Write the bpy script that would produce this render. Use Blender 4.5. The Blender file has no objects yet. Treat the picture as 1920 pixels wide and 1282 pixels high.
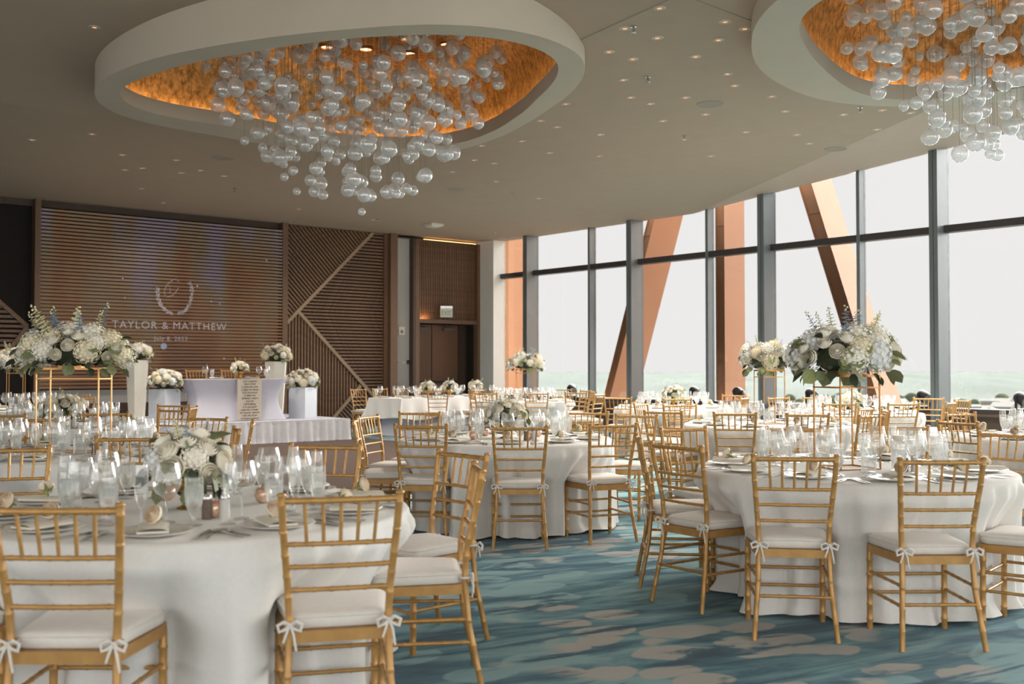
import bpy, bmesh, math, random
from mathutils import Vector, Matrix
sc = bpy.context.scene
COL = sc.collection
PI = math.pi
# ------------------------------------------------------------------ camera
F = 1960.0; CX, CY, HOR = 960.0, 641.0, 690.0
EYE = Vector((0, 0, 1.36))
TILT = math.atan((HOR - CY) / F)
cd = bpy.data.cameras.new('camera'); cam = bpy.data.objects.new('camera', cd); COL.objects.link(cam)
cam.location = EYE; cam.rotation_euler = (PI / 2 + TILT, 0, 0)
cd.sensor_width = 36; cd.lens = F / 1920 * 36; cd.clip_end = 20000; cd.clip_start = 0.05
cd.dof.use_dof = True; cd.dof.focus_distance = 8.5; cd.dof.aperture_fstop = 2.8
sc.camera = cam
# ------------------------------------------------------------------ light, exposure
w = bpy.data.worlds.new('overcast'); sc.world = w; w.use_nodes = True
bg = w.node_tree.nodes['Background']; bg.inputs[0].default_value = (1.0, 0.992, 0.975, 1); bg.inputs[1].default_value = 2.7
E1 = Vector((0.770, 0.638, 0)); E2 = Vector((0.638, -0.770, 0)); CORNER = Vector((-0.913, 26.7, 0))
ROTZ = math.atan2(0.638, 0.770)
sd = bpy.data.lights.new('hazy_sun', 'SUN'); sd.energy = 62; sd.angle = math.radians(75); sd.color = (1.0, 0.97, 0.93)
sun = bpy.data.objects.new('hazy_sun', sd); COL.objects.link(sun)
sdir = (-E1 * 0.86 + E2 * 0.22 + Vector((0, 0, -0.50))).normalized()
sun.rotation_euler = sdir.to_track_quat('-Z', 'Y').to_euler()
vs = sc.view_settings; sc.display_settings.display_device = 'sRGB'
vs.view_transform = 'Standard'; vs.look = 'None'; vs.gamma = 1; vs.use_curve_mapping = False; vs.exposure = 0.16
cy = sc.cycles
cy.max_bounces = 9; cy.diffuse_bounces = 5; cy.glossy_bounces = 4; cy.transmission_bounces = 4
cy.transparent_max_bounces = 40; cy.caustics_reflective = False; cy.caustics_refractive = False
cy.sample_clamp_indirect = 4.0
# ------------------------------------------------------------------ pixel helpers (used to measure the room once)
RT = Vector((1, 0, 0)); FW = Vector((0, math.cos(TILT), math.sin(TILT))); UP = Vector((0, -math.sin(TILT), math.cos(TILT)))
def ray(u, v): return FW + RT * ((u - CX) / F) + UP * ((CY - v) / F)
def G(u, v, z):
    r = ray(u, v); return EYE + r * ((z - EYE.z) / r.z)
def Wp(u, v, base, nrm):
    r = ray(u, v); return EYE + r * ((base - EYE).dot(nrm) / r.dot(nrm))
def B(a, b, z=0.0): return CORNER + E1 * a + E2 * b + Vector((0, 0, z))
def AZ(u, v, b=0.0):            # screen-wall coordinates (along the wall, height)
    p = Wp(u, v, B(0, b), E2); return ((p - CORNER).dot(E1), p.z)
def BZ(u, v, a=0.0):            # window-wall coordinates
    p = Wp(u, v, B(a, 0), E1); return ((p - CORNER).dot(E2), p.z)
# ------------------------------------------------------------------ colours, materials
def S(r, g, b):
    def l(c):
        c /= 255.0
        return c / 12.92 if c <= 0.04045 else ((c + 0.055) / 1.055) ** 2.4
    return (l(r), l(g), l(b), 1)
def nodes(m):
    m.use_nodes = True; return m.node_tree.nodes, m.node_tree.links, m.node_tree.nodes['Principled BSDF']
def pm(name, col, rough=0.6, metal=0.0, var=0.08, scale=10.0, bump=0.0, bscale=120.0, stretch=None, spec=0.5, coord='Object', sheen=0.0, trans=0.0):
    m = bpy.data.materials.new(name); N, L, p = nodes(m)
    p.inputs['Roughness'].default_value = rough; p.inputs['Metallic'].default_value = metal
    p.inputs['Specular IOR Level'].default_value = spec
    if sheen: p.inputs['Sheen Weight'].default_value = sheen
    tc = N.new('ShaderNodeTexCoord'); mp = N.new('ShaderNodeMapping'); L.new(tc.outputs[coord], mp.inputs[0])
    if stretch: mp.inputs['Scale'].default_value = stretch
    nz = N.new('ShaderNodeTexNoise'); nz.inputs['Scale'].default_value = scale; nz.inputs['Detail'].default_value = 5
    L.new(mp.outputs[0], nz.inputs['Vector'])
    r = N.new('ShaderNodeValToRGB'); L.new(nz.outputs['Fac'], r.inputs[0])
    r.color_ramp.elements[0].position = 0.3; r.color_ramp.elements[1].position = 0.7
    r.color_ramp.elements[0].color = tuple(c * (1 - var) for c in col[:3]) + (1,)
    r.color_ramp.elements[1].color = tuple(min(1, c * (1 + var)) for c in col[:3]) + (1,)
    L.new(r.outputs[0], p.inputs['Base Color'])
    if bump:
        n2 = N.new('ShaderNodeTexNoise'); n2.inputs['Scale'].default_value = bscale; L.new(mp.outputs[0], n2.inputs['Vector'])
        bp = N.new('ShaderNodeBump'); bp.inputs['Strength'].default_value = bump; bp.inputs['Distance'].default_value = 0.004
        L.new(n2.outputs['Fac'], bp.inputs['Height']); L.new(bp.outputs[0], p.inputs['Normal'])
    return m
def emit(name, col, strength):
    m = bpy.data.materials.new(name); N, L, p = nodes(m)
    p.inputs['Base Color'].default_value = col; p.inputs['Emission Color'].default_value = col; p.inputs['Emission Strength'].default_value = strength
    return m
def thin_glass(name, tint=(0.97, 0.98, 0.98, 1), base=0.05, edge=0.75, rough=0.03, milk=0.0, power=3.0):
    m = bpy.data.materials.new(name); m.use_nodes = True; N, L = m.node_tree.nodes, m.node_tree.links
    N.clear(); out = N.new('ShaderNodeOutputMaterial')
    t = N.new('ShaderNodeBsdfTransparent'); t.inputs[0].default_value = tint
    g = N.new('ShaderNodeBsdfGlossy'); g.inputs['Roughness'].default_value = rough; g.inputs[0].default_value = (1, 1, 1, 1)
    lw = N.new('ShaderNodeLayerWeight'); lw.inputs['Blend'].default_value = 0.5
    pw = N.new('ShaderNodeMath'); pw.operation = 'POWER'; L.new(lw.outputs['Facing'], pw.inputs[0]); pw.inputs[1].default_value = power
    mr = N.new('ShaderNodeMapRange'); L.new(pw.outputs[0], mr.inputs[0]); mr.inputs[3].default_value = base; mr.inputs[4].default_value = edge
    top = g.outputs[0]
    if milk:
        d = N.new('ShaderNodeBsdfDiffuse'); d.inputs[0].default_value = (0.93, 0.92, 0.90, 1)
        tl = N.new('ShaderNodeBsdfTranslucent'); tl.inputs[0].default_value = (0.93, 0.92, 0.90, 1)
        dm = N.new('ShaderNodeMixShader'); dm.inputs[0].default_value = 0.5; L.new(d.outputs[0], dm.inputs[1]); L.new(tl.outputs[0], dm.inputs[2])
        mm = N.new('ShaderNodeMixShader'); mm.inputs[0].default_value = milk; L.new(g.outputs[0], mm.inputs[1]); L.new(dm.outputs[0], mm.inputs[2]); top = mm.outputs[0]
    mx = N.new('ShaderNodeMixShader'); L.new(mr.outputs[0], mx.inputs[0]); L.new(t.outputs[0], mx.inputs[1]); L.new(top, mx.inputs[2])
    L.new(mx.outputs[0], out.inputs[0]); return m
M = {}
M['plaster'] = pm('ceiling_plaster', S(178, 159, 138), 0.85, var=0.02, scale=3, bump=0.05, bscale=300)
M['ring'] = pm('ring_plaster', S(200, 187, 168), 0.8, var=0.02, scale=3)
M['white_wall'] = pm('white_wall', S(228, 226, 218), 0.8, var=0.02, scale=4)
M['grey_wall'] = pm('grey_wallcovering', S(186, 184, 180), 0.85, var=0.05, scale=40, stretch=(1, 1, 14))
M['wood'] = pm('walnut_slat', S(122, 92, 68), 0.5, var=0.22, scale=6, stretch=(3, 12, 3))
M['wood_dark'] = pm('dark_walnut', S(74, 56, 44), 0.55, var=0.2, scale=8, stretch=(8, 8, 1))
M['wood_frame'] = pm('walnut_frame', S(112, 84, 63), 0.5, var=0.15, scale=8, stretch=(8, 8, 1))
M['wood_door'] = pm('walnut_veneer', S(118, 86, 66), 0.45, var=0.1, scale=10, stretch=(12, 12, 1))
M['batten'] = pm('pale_batten', S(158, 134, 108), 0.45, var=0.08, scale=6)
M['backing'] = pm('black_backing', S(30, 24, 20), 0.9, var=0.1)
M['gold'] = None
M['mull_dark'] = pm('anodised_mullion', S(122, 128, 129), 0.38, metal=0.25, var=0.04, scale=4)
M['transom'] = pm('dark_transom', S(72, 66, 66), 0.45, metal=0.1, var=0.05)
M['sill_wood'] = pm('brown_sill_panel', S(96, 78, 64), 0.6, var=0.12, scale=6)
M['terra'] = pm('terracotta_steel', S(204, 148, 108), 0.6, var=0.05, scale=1.0)
M['pane'] = thin_glass('window_glass', tint=(0.537, 0.537, 0.537, 1), base=0.02, edge=0.5, rough=0.0, power=5)
M['goldpaint'] = pm('gold_chair_paint', S(188, 143, 83), 0.38, metal=0.3, var=0.12, scale=22, spec=0.6)
M['cushion'] = pm('white_cushion', S(226, 220, 213), 0.9, var=0.03, scale=30, bump=0.12, bscale=500, sheen=0.2)
M['cloth'] = pm('white_table_linen', S(234, 231, 227), 0.9, var=0.02, scale=60, bump=0.12, bscale=700, sheen=0.15)
M['cloth_cool'] = pm('lilac_white_stretch_cloth', S(192, 192, 204), 0.85, var=0.02, scale=40)
M['skirt'] = pm('silver_white_stage_skirt', S(194, 194, 200), 0.55, var=0.05, scale=12, sheen=0.3)
M['porcelain'] = pm('white_porcelain', S(236, 234, 228), 0.2, var=0.02, spec=0.5)
M['napkin'] = pm('ivory_napkin', S(228, 222, 210), 0.9, var=0.03, scale=40)
M['peach'] = pm('peach_petal', S(246, 228, 204), 0.7, var=0.1, scale=30)
M['green'] = pm('eucalyptus_leaf', S(120, 128, 90), 0.55, var=0.3, scale=9)
M['green2'] = pm('dark_foliage', S(58, 66, 44), 0.6, var=0.3, scale=14)
M['green3'] = pm('olive_leaf', S(140, 146, 92), 0.5, var=0.2, scale=9)
M['hyd_white'] = pm('white_hydrangea', S(242, 237, 224), 0.75, var=0.06, scale=9)
M['hyd_blue'] = pm('cool_white_hydrangea', S(230, 231, 229), 0.75, var=0.07, scale=9)
M['hyd_cream'] = pm('cream_hydrangea', S(236, 226, 198), 0.75, var=0.07, scale=9)
M['rose_white'] = pm('ivory_rose', S(246, 240, 224), 0.65, var=0.05, scale=12)
M['bluebell'] = pm('blue_delphinium', S(142, 168, 200), 0.65, var=0.15, scale=20)
M['stem'] = pm('green_stem', S(120, 128, 72), 0.6, var=0.15)
M['bud'] = pm('cream_bud', S(226, 222, 188), 0.65, var=0.1)
M['silver'] = pm('polished_cutlery', S(205, 203, 200), 0.18, metal=1.0, var=0.03)
M['brass'] = pm('brushed_gold_metal', S(186, 138, 86), 0.35, metal=0.8, var=0.06, scale=30)
M['brass_compote'] = pm('antique_gold_compote', S(196, 150, 62), 0.3, metal=0.8, var=0.12, scale=30)
M['rosegold'] = pm('rose_gold_votive_glass', S(236, 200, 176), 0.18, metal=0.4, var=0.2, scale=40)
M['shaker'] = pm('pepper_brown', S(112, 96, 86), 0.4, var=0.2, scale=60)
M['salt'] = pm('salt_white', S(222, 218, 214), 0.4, var=0.05)
M['wax'] = pm('white_wax', S(240, 236, 228), 0.5, var=0.02)
M['flame'] = emit('candle_flame', (1.0, 0.42, 0.16, 1), 6.0)
M['black'] = pm('black_housing', S(44, 42, 44), 0.5, var=0.1)
M['blue_lens'] = pm('blue_lens', S(52, 74, 170), 0.2, var=0.1)
M['glass'] = thin_glass('painted_glint_glass', base=0.13, edge=0.95, rough=0.08, milk=0.38, power=1.8)  # milk: diffuse white standing in for window highlights on clear glass
M['water'] = thin_glass('iced_water', base=0.34, edge=0.6, rough=0.1, milk=0.75, power=2.0)
M['bubble'] = thin_glass('ribbed_bubble_glass', base=0.42, edge=0.9, rough=0.12, milk=0.62, power=1.6)
M['ped_white'] = pm('white_pedestal', S(228, 226, 214), 0.5, var=0.03)
M['ped_cool'] = pm('pale_mirrored_pedestal', S(206, 212, 220), 0.4, var=0.05, scale=3)
M['card'] = pm('cream_card', S(232, 222, 202), 0.8, var=0.03)
M['runner'] = pm('taupe_runner_fabric', S(188, 178, 164), 0.9, var=0.05, scale=30)
M['ink'] = pm('black_ink', S(58, 52, 46), 0.8, var=0.05)
M['exit_green'] = pm('exit_green', S(110, 165, 130), 0.6, var=0.05)
M['plastic'] = pm('white_plastic', S(228, 222, 208), 0.4, var=0.03)
M['chrome'] = pm('chrome', S(190, 190, 190), 0.15, metal=1.0, var=0.03)
M['shell'] = pm('dark_grey_disc', S(160, 149, 134), 0.8, var=0.04)
M['spot'] = emit('downlight_glow', (1.0, 0.50, 0.24, 1), 0.6)
M['spot2'] = emit('dome_downlight_glow', (1.0, 0.66, 0.38, 1), 2.2)
M['led'] = emit('warm_led_strip', (1.0, 0.70, 0.38, 1), 24.0)
M['led2'] = emit('warm_wash_strip', (1.0, 0.52, 0.20, 1), 70.0)
M['led3'] = emit('dim_warm_strip', (1.0, 0.52, 0.2, 1), 7.0)
M['wire'] = pm('steel_wire', S(120, 104, 84), 0.5, var=0.05)
# gold leaf dome
def gold_leaf():
    m = bpy.data.materials.new('gold_leaf'); N, L, p = nodes(m)
    p.inputs['Metallic'].default_value = 0.45; p.inputs['Roughness'].default_value = 0.5
    tc = N.new('ShaderNodeTexCoord')
    n1 = N.new('ShaderNodeTexNoise'); n1.inputs['Scale'].default_value = 16; n1.inputs['Detail'].default_value = 8; n1.inputs['Roughness'].default_value = 0.7
    mp = N.new('ShaderNodeMapping'); mp.inputs['Scale'].default_value = (1, 1, 0.7); L.new(tc.outputs['Object'], mp.inputs[0]); L.new(mp.outputs[0], n1.inputs['Vector'])
    r = N.new('ShaderNodeValToRGB'); L.new(n1.outputs['Fac'], r.inputs[0])
    r.color_ramp.elements[0].position = 0.34; r.color_ramp.elements[0].color = S(104, 74, 40)
    r.color_ramp.elements[1].position = 0.62; r.color_ramp.elements[1].color = S(205, 158, 96)
    L.new(r.outputs[0], p.inputs['Base Color'])
    return m
M['leaf_gold'] = gold_leaf()
def carpet():
    m = bpy.data.materials.new('blue_cloud_carpet'); N, L, p = nodes(m)
    p.inputs['Roughness'].default_value = 0.95; p.inputs['Specular IOR Level'].default_value = 0.1; p.inputs['Sheen Weight'].default_value = 0.15
    g = N.new('ShaderNodeNewGeometry')
    rot = N.new('ShaderNodeMapping'); rot.vector_type = 'TEXTURE'; rot.inputs['Rotation'].default_value = (0, 0, ROTZ - 0.25); L.new(g.outputs['Position'], rot.inputs[0])
    st = N.new('ShaderNodeMapping'); st.inputs['Scale'].default_value = (0.5, 2.4, 1); L.new(rot.outputs[0], st.inputs[0])
    n = N.new('ShaderNodeTexNoise'); n.inputs['Scale'].default_value = 1.9; n.inputs['Detail'].default_value = 10; n.inputs['Roughness'].default_value = 0.62; n.inputs['Distortion'].default_value = 0.5
    L.new(st.outputs[0], n.inputs['Vector'])
    r = N.new('ShaderNodeValToRGB'); L.new(n.outputs['Fac'], r.inputs[0]); cr = r.color_ramp
    cr.elements[0].position = 0.35; cr.elements[0].color = S(22, 66, 88)
    cr.elements[1].position = 0.66; cr.elements[1].color = S(138, 172, 178)
    e = cr.elements.new(0.45); e.color = S(46, 98, 118)
    e = cr.elements.new(0.53); e.color = S(90, 138, 150)
    wn = N.new('ShaderNodeTexNoise'); wn.inputs['Scale'].default_value = 3.2; wn.inputs['Detail'].default_value = 2; L.new(rot.outputs[0], wn.inputs['Vector'])
    def blobs(scale, thr, seed):
        mp = N.new('ShaderNodeMapping'); mp.inputs['Location'].default_value = (seed, seed * 0.7, 0); mp.inputs['Scale'].default_value = (0.8, 1.25, 1); L.new(rot.outputs[0], mp.inputs[0])
        ad = N.new('ShaderNodeMix'); ad.data_type = 'RGBA'; ad.blend_type = 'LINEAR_LIGHT'; ad.inputs[0].default_value = 0.09
        L.new(mp.outputs[0], ad.inputs[6]); L.new(wn.outputs['Color'], ad.inputs[7])
        v = N.new('ShaderNodeTexVoronoi'); v.feature = 'SMOOTH_F1'; v.inputs['Scale'].default_value = scale; v.inputs['Smoothness'].default_value = 0.12; L.new(ad.outputs[2], v.inputs['Vector'])
        mr = N.new('ShaderNodeMapRange'); mr.inputs[1].default_value = thr + 0.02; mr.inputs[2].default_value = thr - 0.02; L.new(v.outputs['Distance'], mr.inputs[0])
        return mr.outputs[0]
    b1 = blobs(3.2, 0.44, 3.3); b2 = blobs(2.5, 0.43, 11.0)
    big = N.new('ShaderNodeTexNoise'); big.inputs['Scale'].default_value = 0.8; big.inputs['Detail'].default_value = 2; L.new(rot.outputs[0], big.inputs['Vector'])
    mk = N.new('ShaderNodeMapRange'); mk.inputs[1].default_value = 0.44; mk.inputs[2].default_value = 0.48; L.new(big.outputs['Fac'], mk.inputs[0])
    mul = N.new('ShaderNodeMath'); mul.operation = 'MULTIPLY'; L.new(b2, mul.inputs[0]); L.new(mk.outputs[0], mul.inputs[1])
    m1 = N.new('ShaderNodeMix'); m1.data_type = 'RGBA'; mm = N.new('ShaderNodeMath'); mm.operation = 'MULTIPLY'; mm.inputs[1].default_value = 0.85; cutn = N.new('ShaderNodeMapRange'); cutn.inputs[1].default_value = 0.41; cutn.inputs[2].default_value = 0.47; L.new(n.outputs['Fac'], cutn.inputs[0])
    mc = N.new('ShaderNodeMath'); mc.operation = 'MULTIPLY'; L.new(mul.outputs[0], mc.inputs[0]); L.new(cutn.outputs[0], mc.inputs[1]); L.new(mc.outputs[0], mm.inputs[0])
    L.new(mm.outputs[0], m1.inputs[0]); L.new(r.outputs[0], m1.inputs[6]); m1.inputs[7].default_value = S(132, 172, 178)
    m2 = N.new('ShaderNodeMix'); m2.data_type = 'RGBA'; mm2 = N.new('ShaderNodeMath'); mm2.operation = 'MULTIPLY'; mm2.inputs[1].default_value = 0.9
    inv = N.new('ShaderNodeMapRange'); inv.inputs[1].default_value = 0.53; inv.inputs[2].default_value = 0.48; L.new(big.outputs['Fac'], inv.inputs[0])
    mu2 = N.new('ShaderNodeMath'); mu2.operation = 'MULTIPLY'; L.new(b1, mu2.inputs[0]); L.new(inv.outputs[0], mu2.inputs[1]); mc2 = N.new('ShaderNodeMath'); mc2.operation = 'MULTIPLY'; L.new(mu2.outputs[0], mc2.inputs[0]); L.new(cutn.outputs[0], mc2.inputs[1]); L.new(mc2.outputs[0], mm2.inputs[0])
    L.new(mm2.outputs[0], m2.inputs[0]); L.new(m1.outputs[2], m2.inputs[6]); m2.inputs[7].default_value = S(178, 174, 168)
    L.new(m2.outputs[2], p.inputs['Base Color'])
    fn = N.new('ShaderNodeTexNoise'); fn.inputs['Scale'].default_value = 260; L.new(g.outputs['Position'], fn.inputs['Vector'])
    bp = N.new('ShaderNodeBump'); bp.inputs['Strength'].default_value = 0.35; bp.inputs['Distance'].default_value = 0.006; L.new(fn.outputs['Fac'], bp.inputs['Height']); L.new(bp.outputs[0], p.inputs['Normal'])
    return m
M['carpet'] = carpet()
M['parquet'] = pm('grey_brown_dance_floor', S(84, 71, 64), 0.7, var=0.18, scale=5, stretch=(1, 9, 1), spec=0.1)
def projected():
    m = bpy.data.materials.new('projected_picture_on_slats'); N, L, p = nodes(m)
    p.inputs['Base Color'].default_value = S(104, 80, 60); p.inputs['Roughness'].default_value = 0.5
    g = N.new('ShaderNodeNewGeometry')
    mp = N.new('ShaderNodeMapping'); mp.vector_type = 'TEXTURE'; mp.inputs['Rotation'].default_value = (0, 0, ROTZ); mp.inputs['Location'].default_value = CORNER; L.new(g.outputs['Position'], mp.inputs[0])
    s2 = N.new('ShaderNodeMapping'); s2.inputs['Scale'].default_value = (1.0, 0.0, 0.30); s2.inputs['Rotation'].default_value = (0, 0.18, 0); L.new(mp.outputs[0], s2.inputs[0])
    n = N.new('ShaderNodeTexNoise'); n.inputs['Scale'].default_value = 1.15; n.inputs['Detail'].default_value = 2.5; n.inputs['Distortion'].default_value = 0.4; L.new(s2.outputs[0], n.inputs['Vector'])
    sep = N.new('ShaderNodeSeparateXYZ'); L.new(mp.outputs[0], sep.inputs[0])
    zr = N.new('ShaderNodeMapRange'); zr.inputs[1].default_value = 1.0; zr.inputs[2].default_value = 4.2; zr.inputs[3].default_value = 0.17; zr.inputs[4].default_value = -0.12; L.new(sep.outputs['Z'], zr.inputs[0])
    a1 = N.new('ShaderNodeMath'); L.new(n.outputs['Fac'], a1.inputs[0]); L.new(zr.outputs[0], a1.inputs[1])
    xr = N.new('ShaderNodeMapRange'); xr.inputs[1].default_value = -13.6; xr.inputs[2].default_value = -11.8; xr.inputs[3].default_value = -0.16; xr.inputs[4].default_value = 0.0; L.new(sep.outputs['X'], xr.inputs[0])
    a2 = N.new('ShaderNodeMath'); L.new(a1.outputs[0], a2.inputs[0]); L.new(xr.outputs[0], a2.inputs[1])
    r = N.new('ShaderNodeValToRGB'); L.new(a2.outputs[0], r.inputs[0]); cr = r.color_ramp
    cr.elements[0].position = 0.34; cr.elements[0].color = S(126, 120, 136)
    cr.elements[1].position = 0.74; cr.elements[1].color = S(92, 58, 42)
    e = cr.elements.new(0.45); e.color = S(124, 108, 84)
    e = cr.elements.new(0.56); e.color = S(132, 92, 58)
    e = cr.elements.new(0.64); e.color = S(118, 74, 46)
    L.new(r.outputs[0], p.inputs['Emission Color']); p.inputs['Emission Strength'].default_value = 0.28  # projector light put into the slat faces as emission
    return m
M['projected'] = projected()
M['proj_text'] = emit('projected_lettering', S(152, 144, 148), 0.24)  # projected text and dots also glow by their own emission
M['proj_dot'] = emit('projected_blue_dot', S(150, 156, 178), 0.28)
# ------------------------------------------------------------------ mesh builder
class MB:
    def __init__(s): s.v = []; s.f = []; s.m = []; s.mi = 0
    def add(s, vs, fs):
        o = len(s.v); s.v.extend([tuple(q) for q in vs]); s.f.extend([tuple(i + o for i in f) for f in fs]); s.m.extend([s.mi] * len(fs))
    def box(s, x0, x1, y0, y1, z0, z1):
        s.add([(x0, y0, z0), (x1, y0, z0), (x1, y1, z0), (x0, y1, z0), (x0, y0, z1), (x1, y0, z1), (x1, y1, z1), (x0, y1, z1)],
              [(0, 3, 2, 1), (4, 5, 6, 7), (0, 1, 5, 4), (1, 2, 6, 5), (2, 3, 7, 6), (3, 0, 4, 7)])
    def beam(s, p, q, w, h, up=Vector((0, 0, 1))):
        p = Vector(p); q = Vector(q); d = (q - p).normalized(); x = d.cross(up)
        if x.length < 1e-4: x = d.cross(Vector((1, 0, 0)))
        x.normalize(); y = x.cross(d)
        vs = [p + x * (sx * w / 2) + y * (sy * h / 2) for sx, sy in ((-1, -1), (1, -1), (1, 1), (-1, 1))]
        vs += [v + (q - p) for v in vs]
        s.add(vs, [(0, 1, 2, 3), (7, 6, 5, 4), (0, 4, 5, 1), (1, 5, 6, 2), (2, 6, 7, 3), (3, 7, 4, 0)])
    def tube(s, path, rad, n=8, cap=True, closed=False):
        P = [Vector(p) for p in path]; k = len(P)
        if not hasattr(rad, '__len__'): rad = [rad] * k
        rings = []; prev = None
        for i in range(k):
            if closed: t = P[(i + 1) % k] - P[i - 1]
            else: t = P[min(i + 1, k - 1)] - P[max(i - 1, 0)]
            t.normalize()
            if prev is None:
                a = t.cross(Vector((0, 0, 1)))
                if a.length < 1e-3: a = t.cross(Vector((0, 1, 0)))
            else:
                a = prev - t * prev.dot(t)
            a.normalize(); b = t.cross(a); prev = a
            rings.append([P[i] + (a * math.cos(2 * PI * j / n) + b * math.sin(2 * PI * j / n)) * rad[i] for j in range(n)])
        vs = [v for r in rings for v in r]; fs = []
        for i in range(k if closed else k - 1):
            i2 = (i + 1) % k
            for j in range(n): fs.append((i * n + j, i * n + (j + 1) % n, i2 * n + (j + 1) % n, i2 * n + j))
        if cap and not closed: fs.append(tuple(reversed(range(n)))); fs.append(tuple((k - 1) * n + j for j in range(n)))
        s.add(vs, fs)
    def lathe(s, prof, n=16, c=(0, 0, 0), cap=True):
        vs = []; fs = []; k = len(prof)
        for r, z in prof:
            for j in range(n): vs.append((c[0] + r * math.cos(2 * PI * j / n), c[1] + r * math.sin(2 * PI * j / n), c[2] + z))
        for i in range(k - 1):
            for j in range(n): fs.append((i * n + j, i * n + (j + 1) % n, (i + 1) * n + (j + 1) % n, (i + 1) * n + j))
        if cap:
            if prof[0][0] > 1e-5: fs.append(tuple(reversed(range(n))))
            if prof[-1][0] > 1e-5: fs.append(tuple((k - 1) * n + j for j in range(n)))
        s.add(vs, fs)
    def ball(s, c, r, n=10, m=6, sq=(1, 1, 1)):
        vs = []; fs = []
        vs.append((c[0], c[1], c[2] - r * sq[2]))
        for i in range(1, m):
            t = -PI / 2 + PI * i / m
            for j in range(n): vs.append((c[0] + r * sq[0] * math.cos(t) * math.cos(2 * PI * j / n), c[1] + r * sq[1] * math.cos(t) * math.sin(2 * PI * j / n), c[2] + r * sq[2] * math.sin(t)))
        vs.append((c[0], c[1], c[2] + r * sq[2])); T = len(vs) - 1
        for j in range(n): fs.append((0, 1 + (j + 1) % n, 1 + j)); fs.append((T, T - n + j, T - n + (j + 1) % n))
        for i in range(m - 2):
            for j in range(n): a = 1 + i * n; fs.append((a + j, a + (j + 1) % n, a + n + (j + 1) % n, a + n + j))
        s.add(vs, fs)
    def prism(s, poly, z0, z1):
        k = len(poly); vs = [(x, y, z0) for x, y in poly] + [(x, y, z1) for x, y in poly]
        fs = [tuple(reversed(range(k))), tuple(range(k, 2 * k))] + [(i, (i + 1) % k, k + (i + 1) % k, k + i) for i in range(k)]
        s.add(vs, fs)
    def grid(s, fn, nu, nv, closeu=False):
        vs = [fn(i / (nu if closeu else nu - 1), j / (nv - 1)) for j in range(nv) for i in range(nu)]; fs = []
        for j in range(nv - 1):
            for i in range(nu if closeu else nu - 1): fs.append((j * nu + i, j * nu + (i + 1) % nu, (j + 1) * nu + (i + 1) % nu, (j + 1) * nu + i))
        s.add(vs, fs)
    def xf(s, mat, start=0):
        for i in range(start, len(s.v)): s.v[i] = tuple(mat @ Vector(s.v[i]))
    def mesh(s, name, mats, angle=40):
        me = bpy.data.meshes.new(name); me.from_pydata(s.v, [], s.f)
        if not isinstance(mats, (list, tuple)): mats = [mats]
        for m in mats: me.materials.append(m)
        me.polygons.foreach_set('material_index', s.m)
        if angle:
            me.polygons.foreach_set('use_smooth', [True] * len(s.f)); me.set_sharp_from_angle(angle=math.radians(angle))
        me.update(); return me
def ob(name, me, parent=None, loc=(0, 0, 0), rot=(0, 0, 0), scale=None, label=None, cat=None, group=None, kind=None):
    o = bpy.data.objects.new(name, me); COL.objects.link(o); o.location = loc; o.rotation_euler = rot
    if scale is not None: o.scale = scale if hasattr(scale, '__len__') else (scale,) * 3
    if parent: o.parent = parent
    if label: o['label'] = label
    if cat: o['category'] = cat
    if group: o['group'] = group
    if kind: o['kind'] = kind
    return o
def thing(name, label, cat, loc=(0, 0, 0), rz=0.0, group=None, kind=None):
    return ob(name, None, None, loc, (0, 0, rz), None, label, cat, group, kind)
def text_mesh(name, body, size, mat, extrude=0.002, shear=0.0, spacing=1.0, align='CENTER'):
    c = bpy.data.curves.new(name, 'FONT'); c.body = body; c.size = size; c.extrude = extrude; c.shear = shear; c.space_character = spacing
    c.align_x = align; c.align_y = 'CENTER'; c.resolution_u = 3
    o = bpy.data.objects.new('tmp', c); COL.objects.link(o); bpy.context.view_layer.update()
    me = bpy.data.meshes.new_from_object(o.evaluated_get(bpy.context.evaluated_depsgraph_get())); bpy.data.objects.remove(o); bpy.data.curves.remove(c)
    me.name = name; me.materials.clear(); me.materials.append(mat); return me
R = random.Random(7)
# ================================================================== ROOM
Z0 = 4.57
def lin(P, n, s):
    L_ = math.hypot(*n); n = (n[0] / L_, n[1] / L_)
    return (n[0] * s, n[1] * s, -(P[0] * n[0] + P[1] * n[1]) * s)
cL = lin((-5.0, 13.9), (0.75, -0.66), 0.065); cR = lin((1.45, 8.9), (-0.848, -0.53), 0.2)
c1 = lin((3.86, 21.1), (0.987, 0.16), 0.165); c2 = lin((1.45, 8.9), (0.669, -0.743), 0.12)
def ev(c, x, y): return c[0] * x + c[1] * y + c[2]
def hz(x, y): return Z0 + min(1.6, max(0, min(ev(cL, x, y), ev(cR, x, y)), ev(c1, x, y), ev(c2, x, y)))
ZB = 4.40
out1 = [(176,168),(194,150),(232,131),(285,112),(347,97),(410,86),(503,72),(640,58),(725,50),(818,45),(881,47),(943,53),(1006,64),(1052,81),(1087,100),(1098,115),(1096,134),(1084,156),(1052,187),(1021,207),(974,236),(915,264),(850,284),(780,292),(690,291),(600,285),(500,271),(400,252),(316,239),(238,222),(191,200)]
in1 = [(221,172),(241,158),(285,142),(347,123),(441,105),(535,89),(640,75),(756,67),(834,65),(896,67),(959,75),(1006,90),(1037,105),(1049,119),(1051,125),(1034,153),(999,187),(959,222),(912,250),(875,265),(818,276),(740,280),(650,274),(550,259),(453,240),(410,232),(347,225),(285,212),(238,197),(219,176)]
def plan(px): return [G(u, v, ZB).to_2d() for u, v in px]
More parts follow.
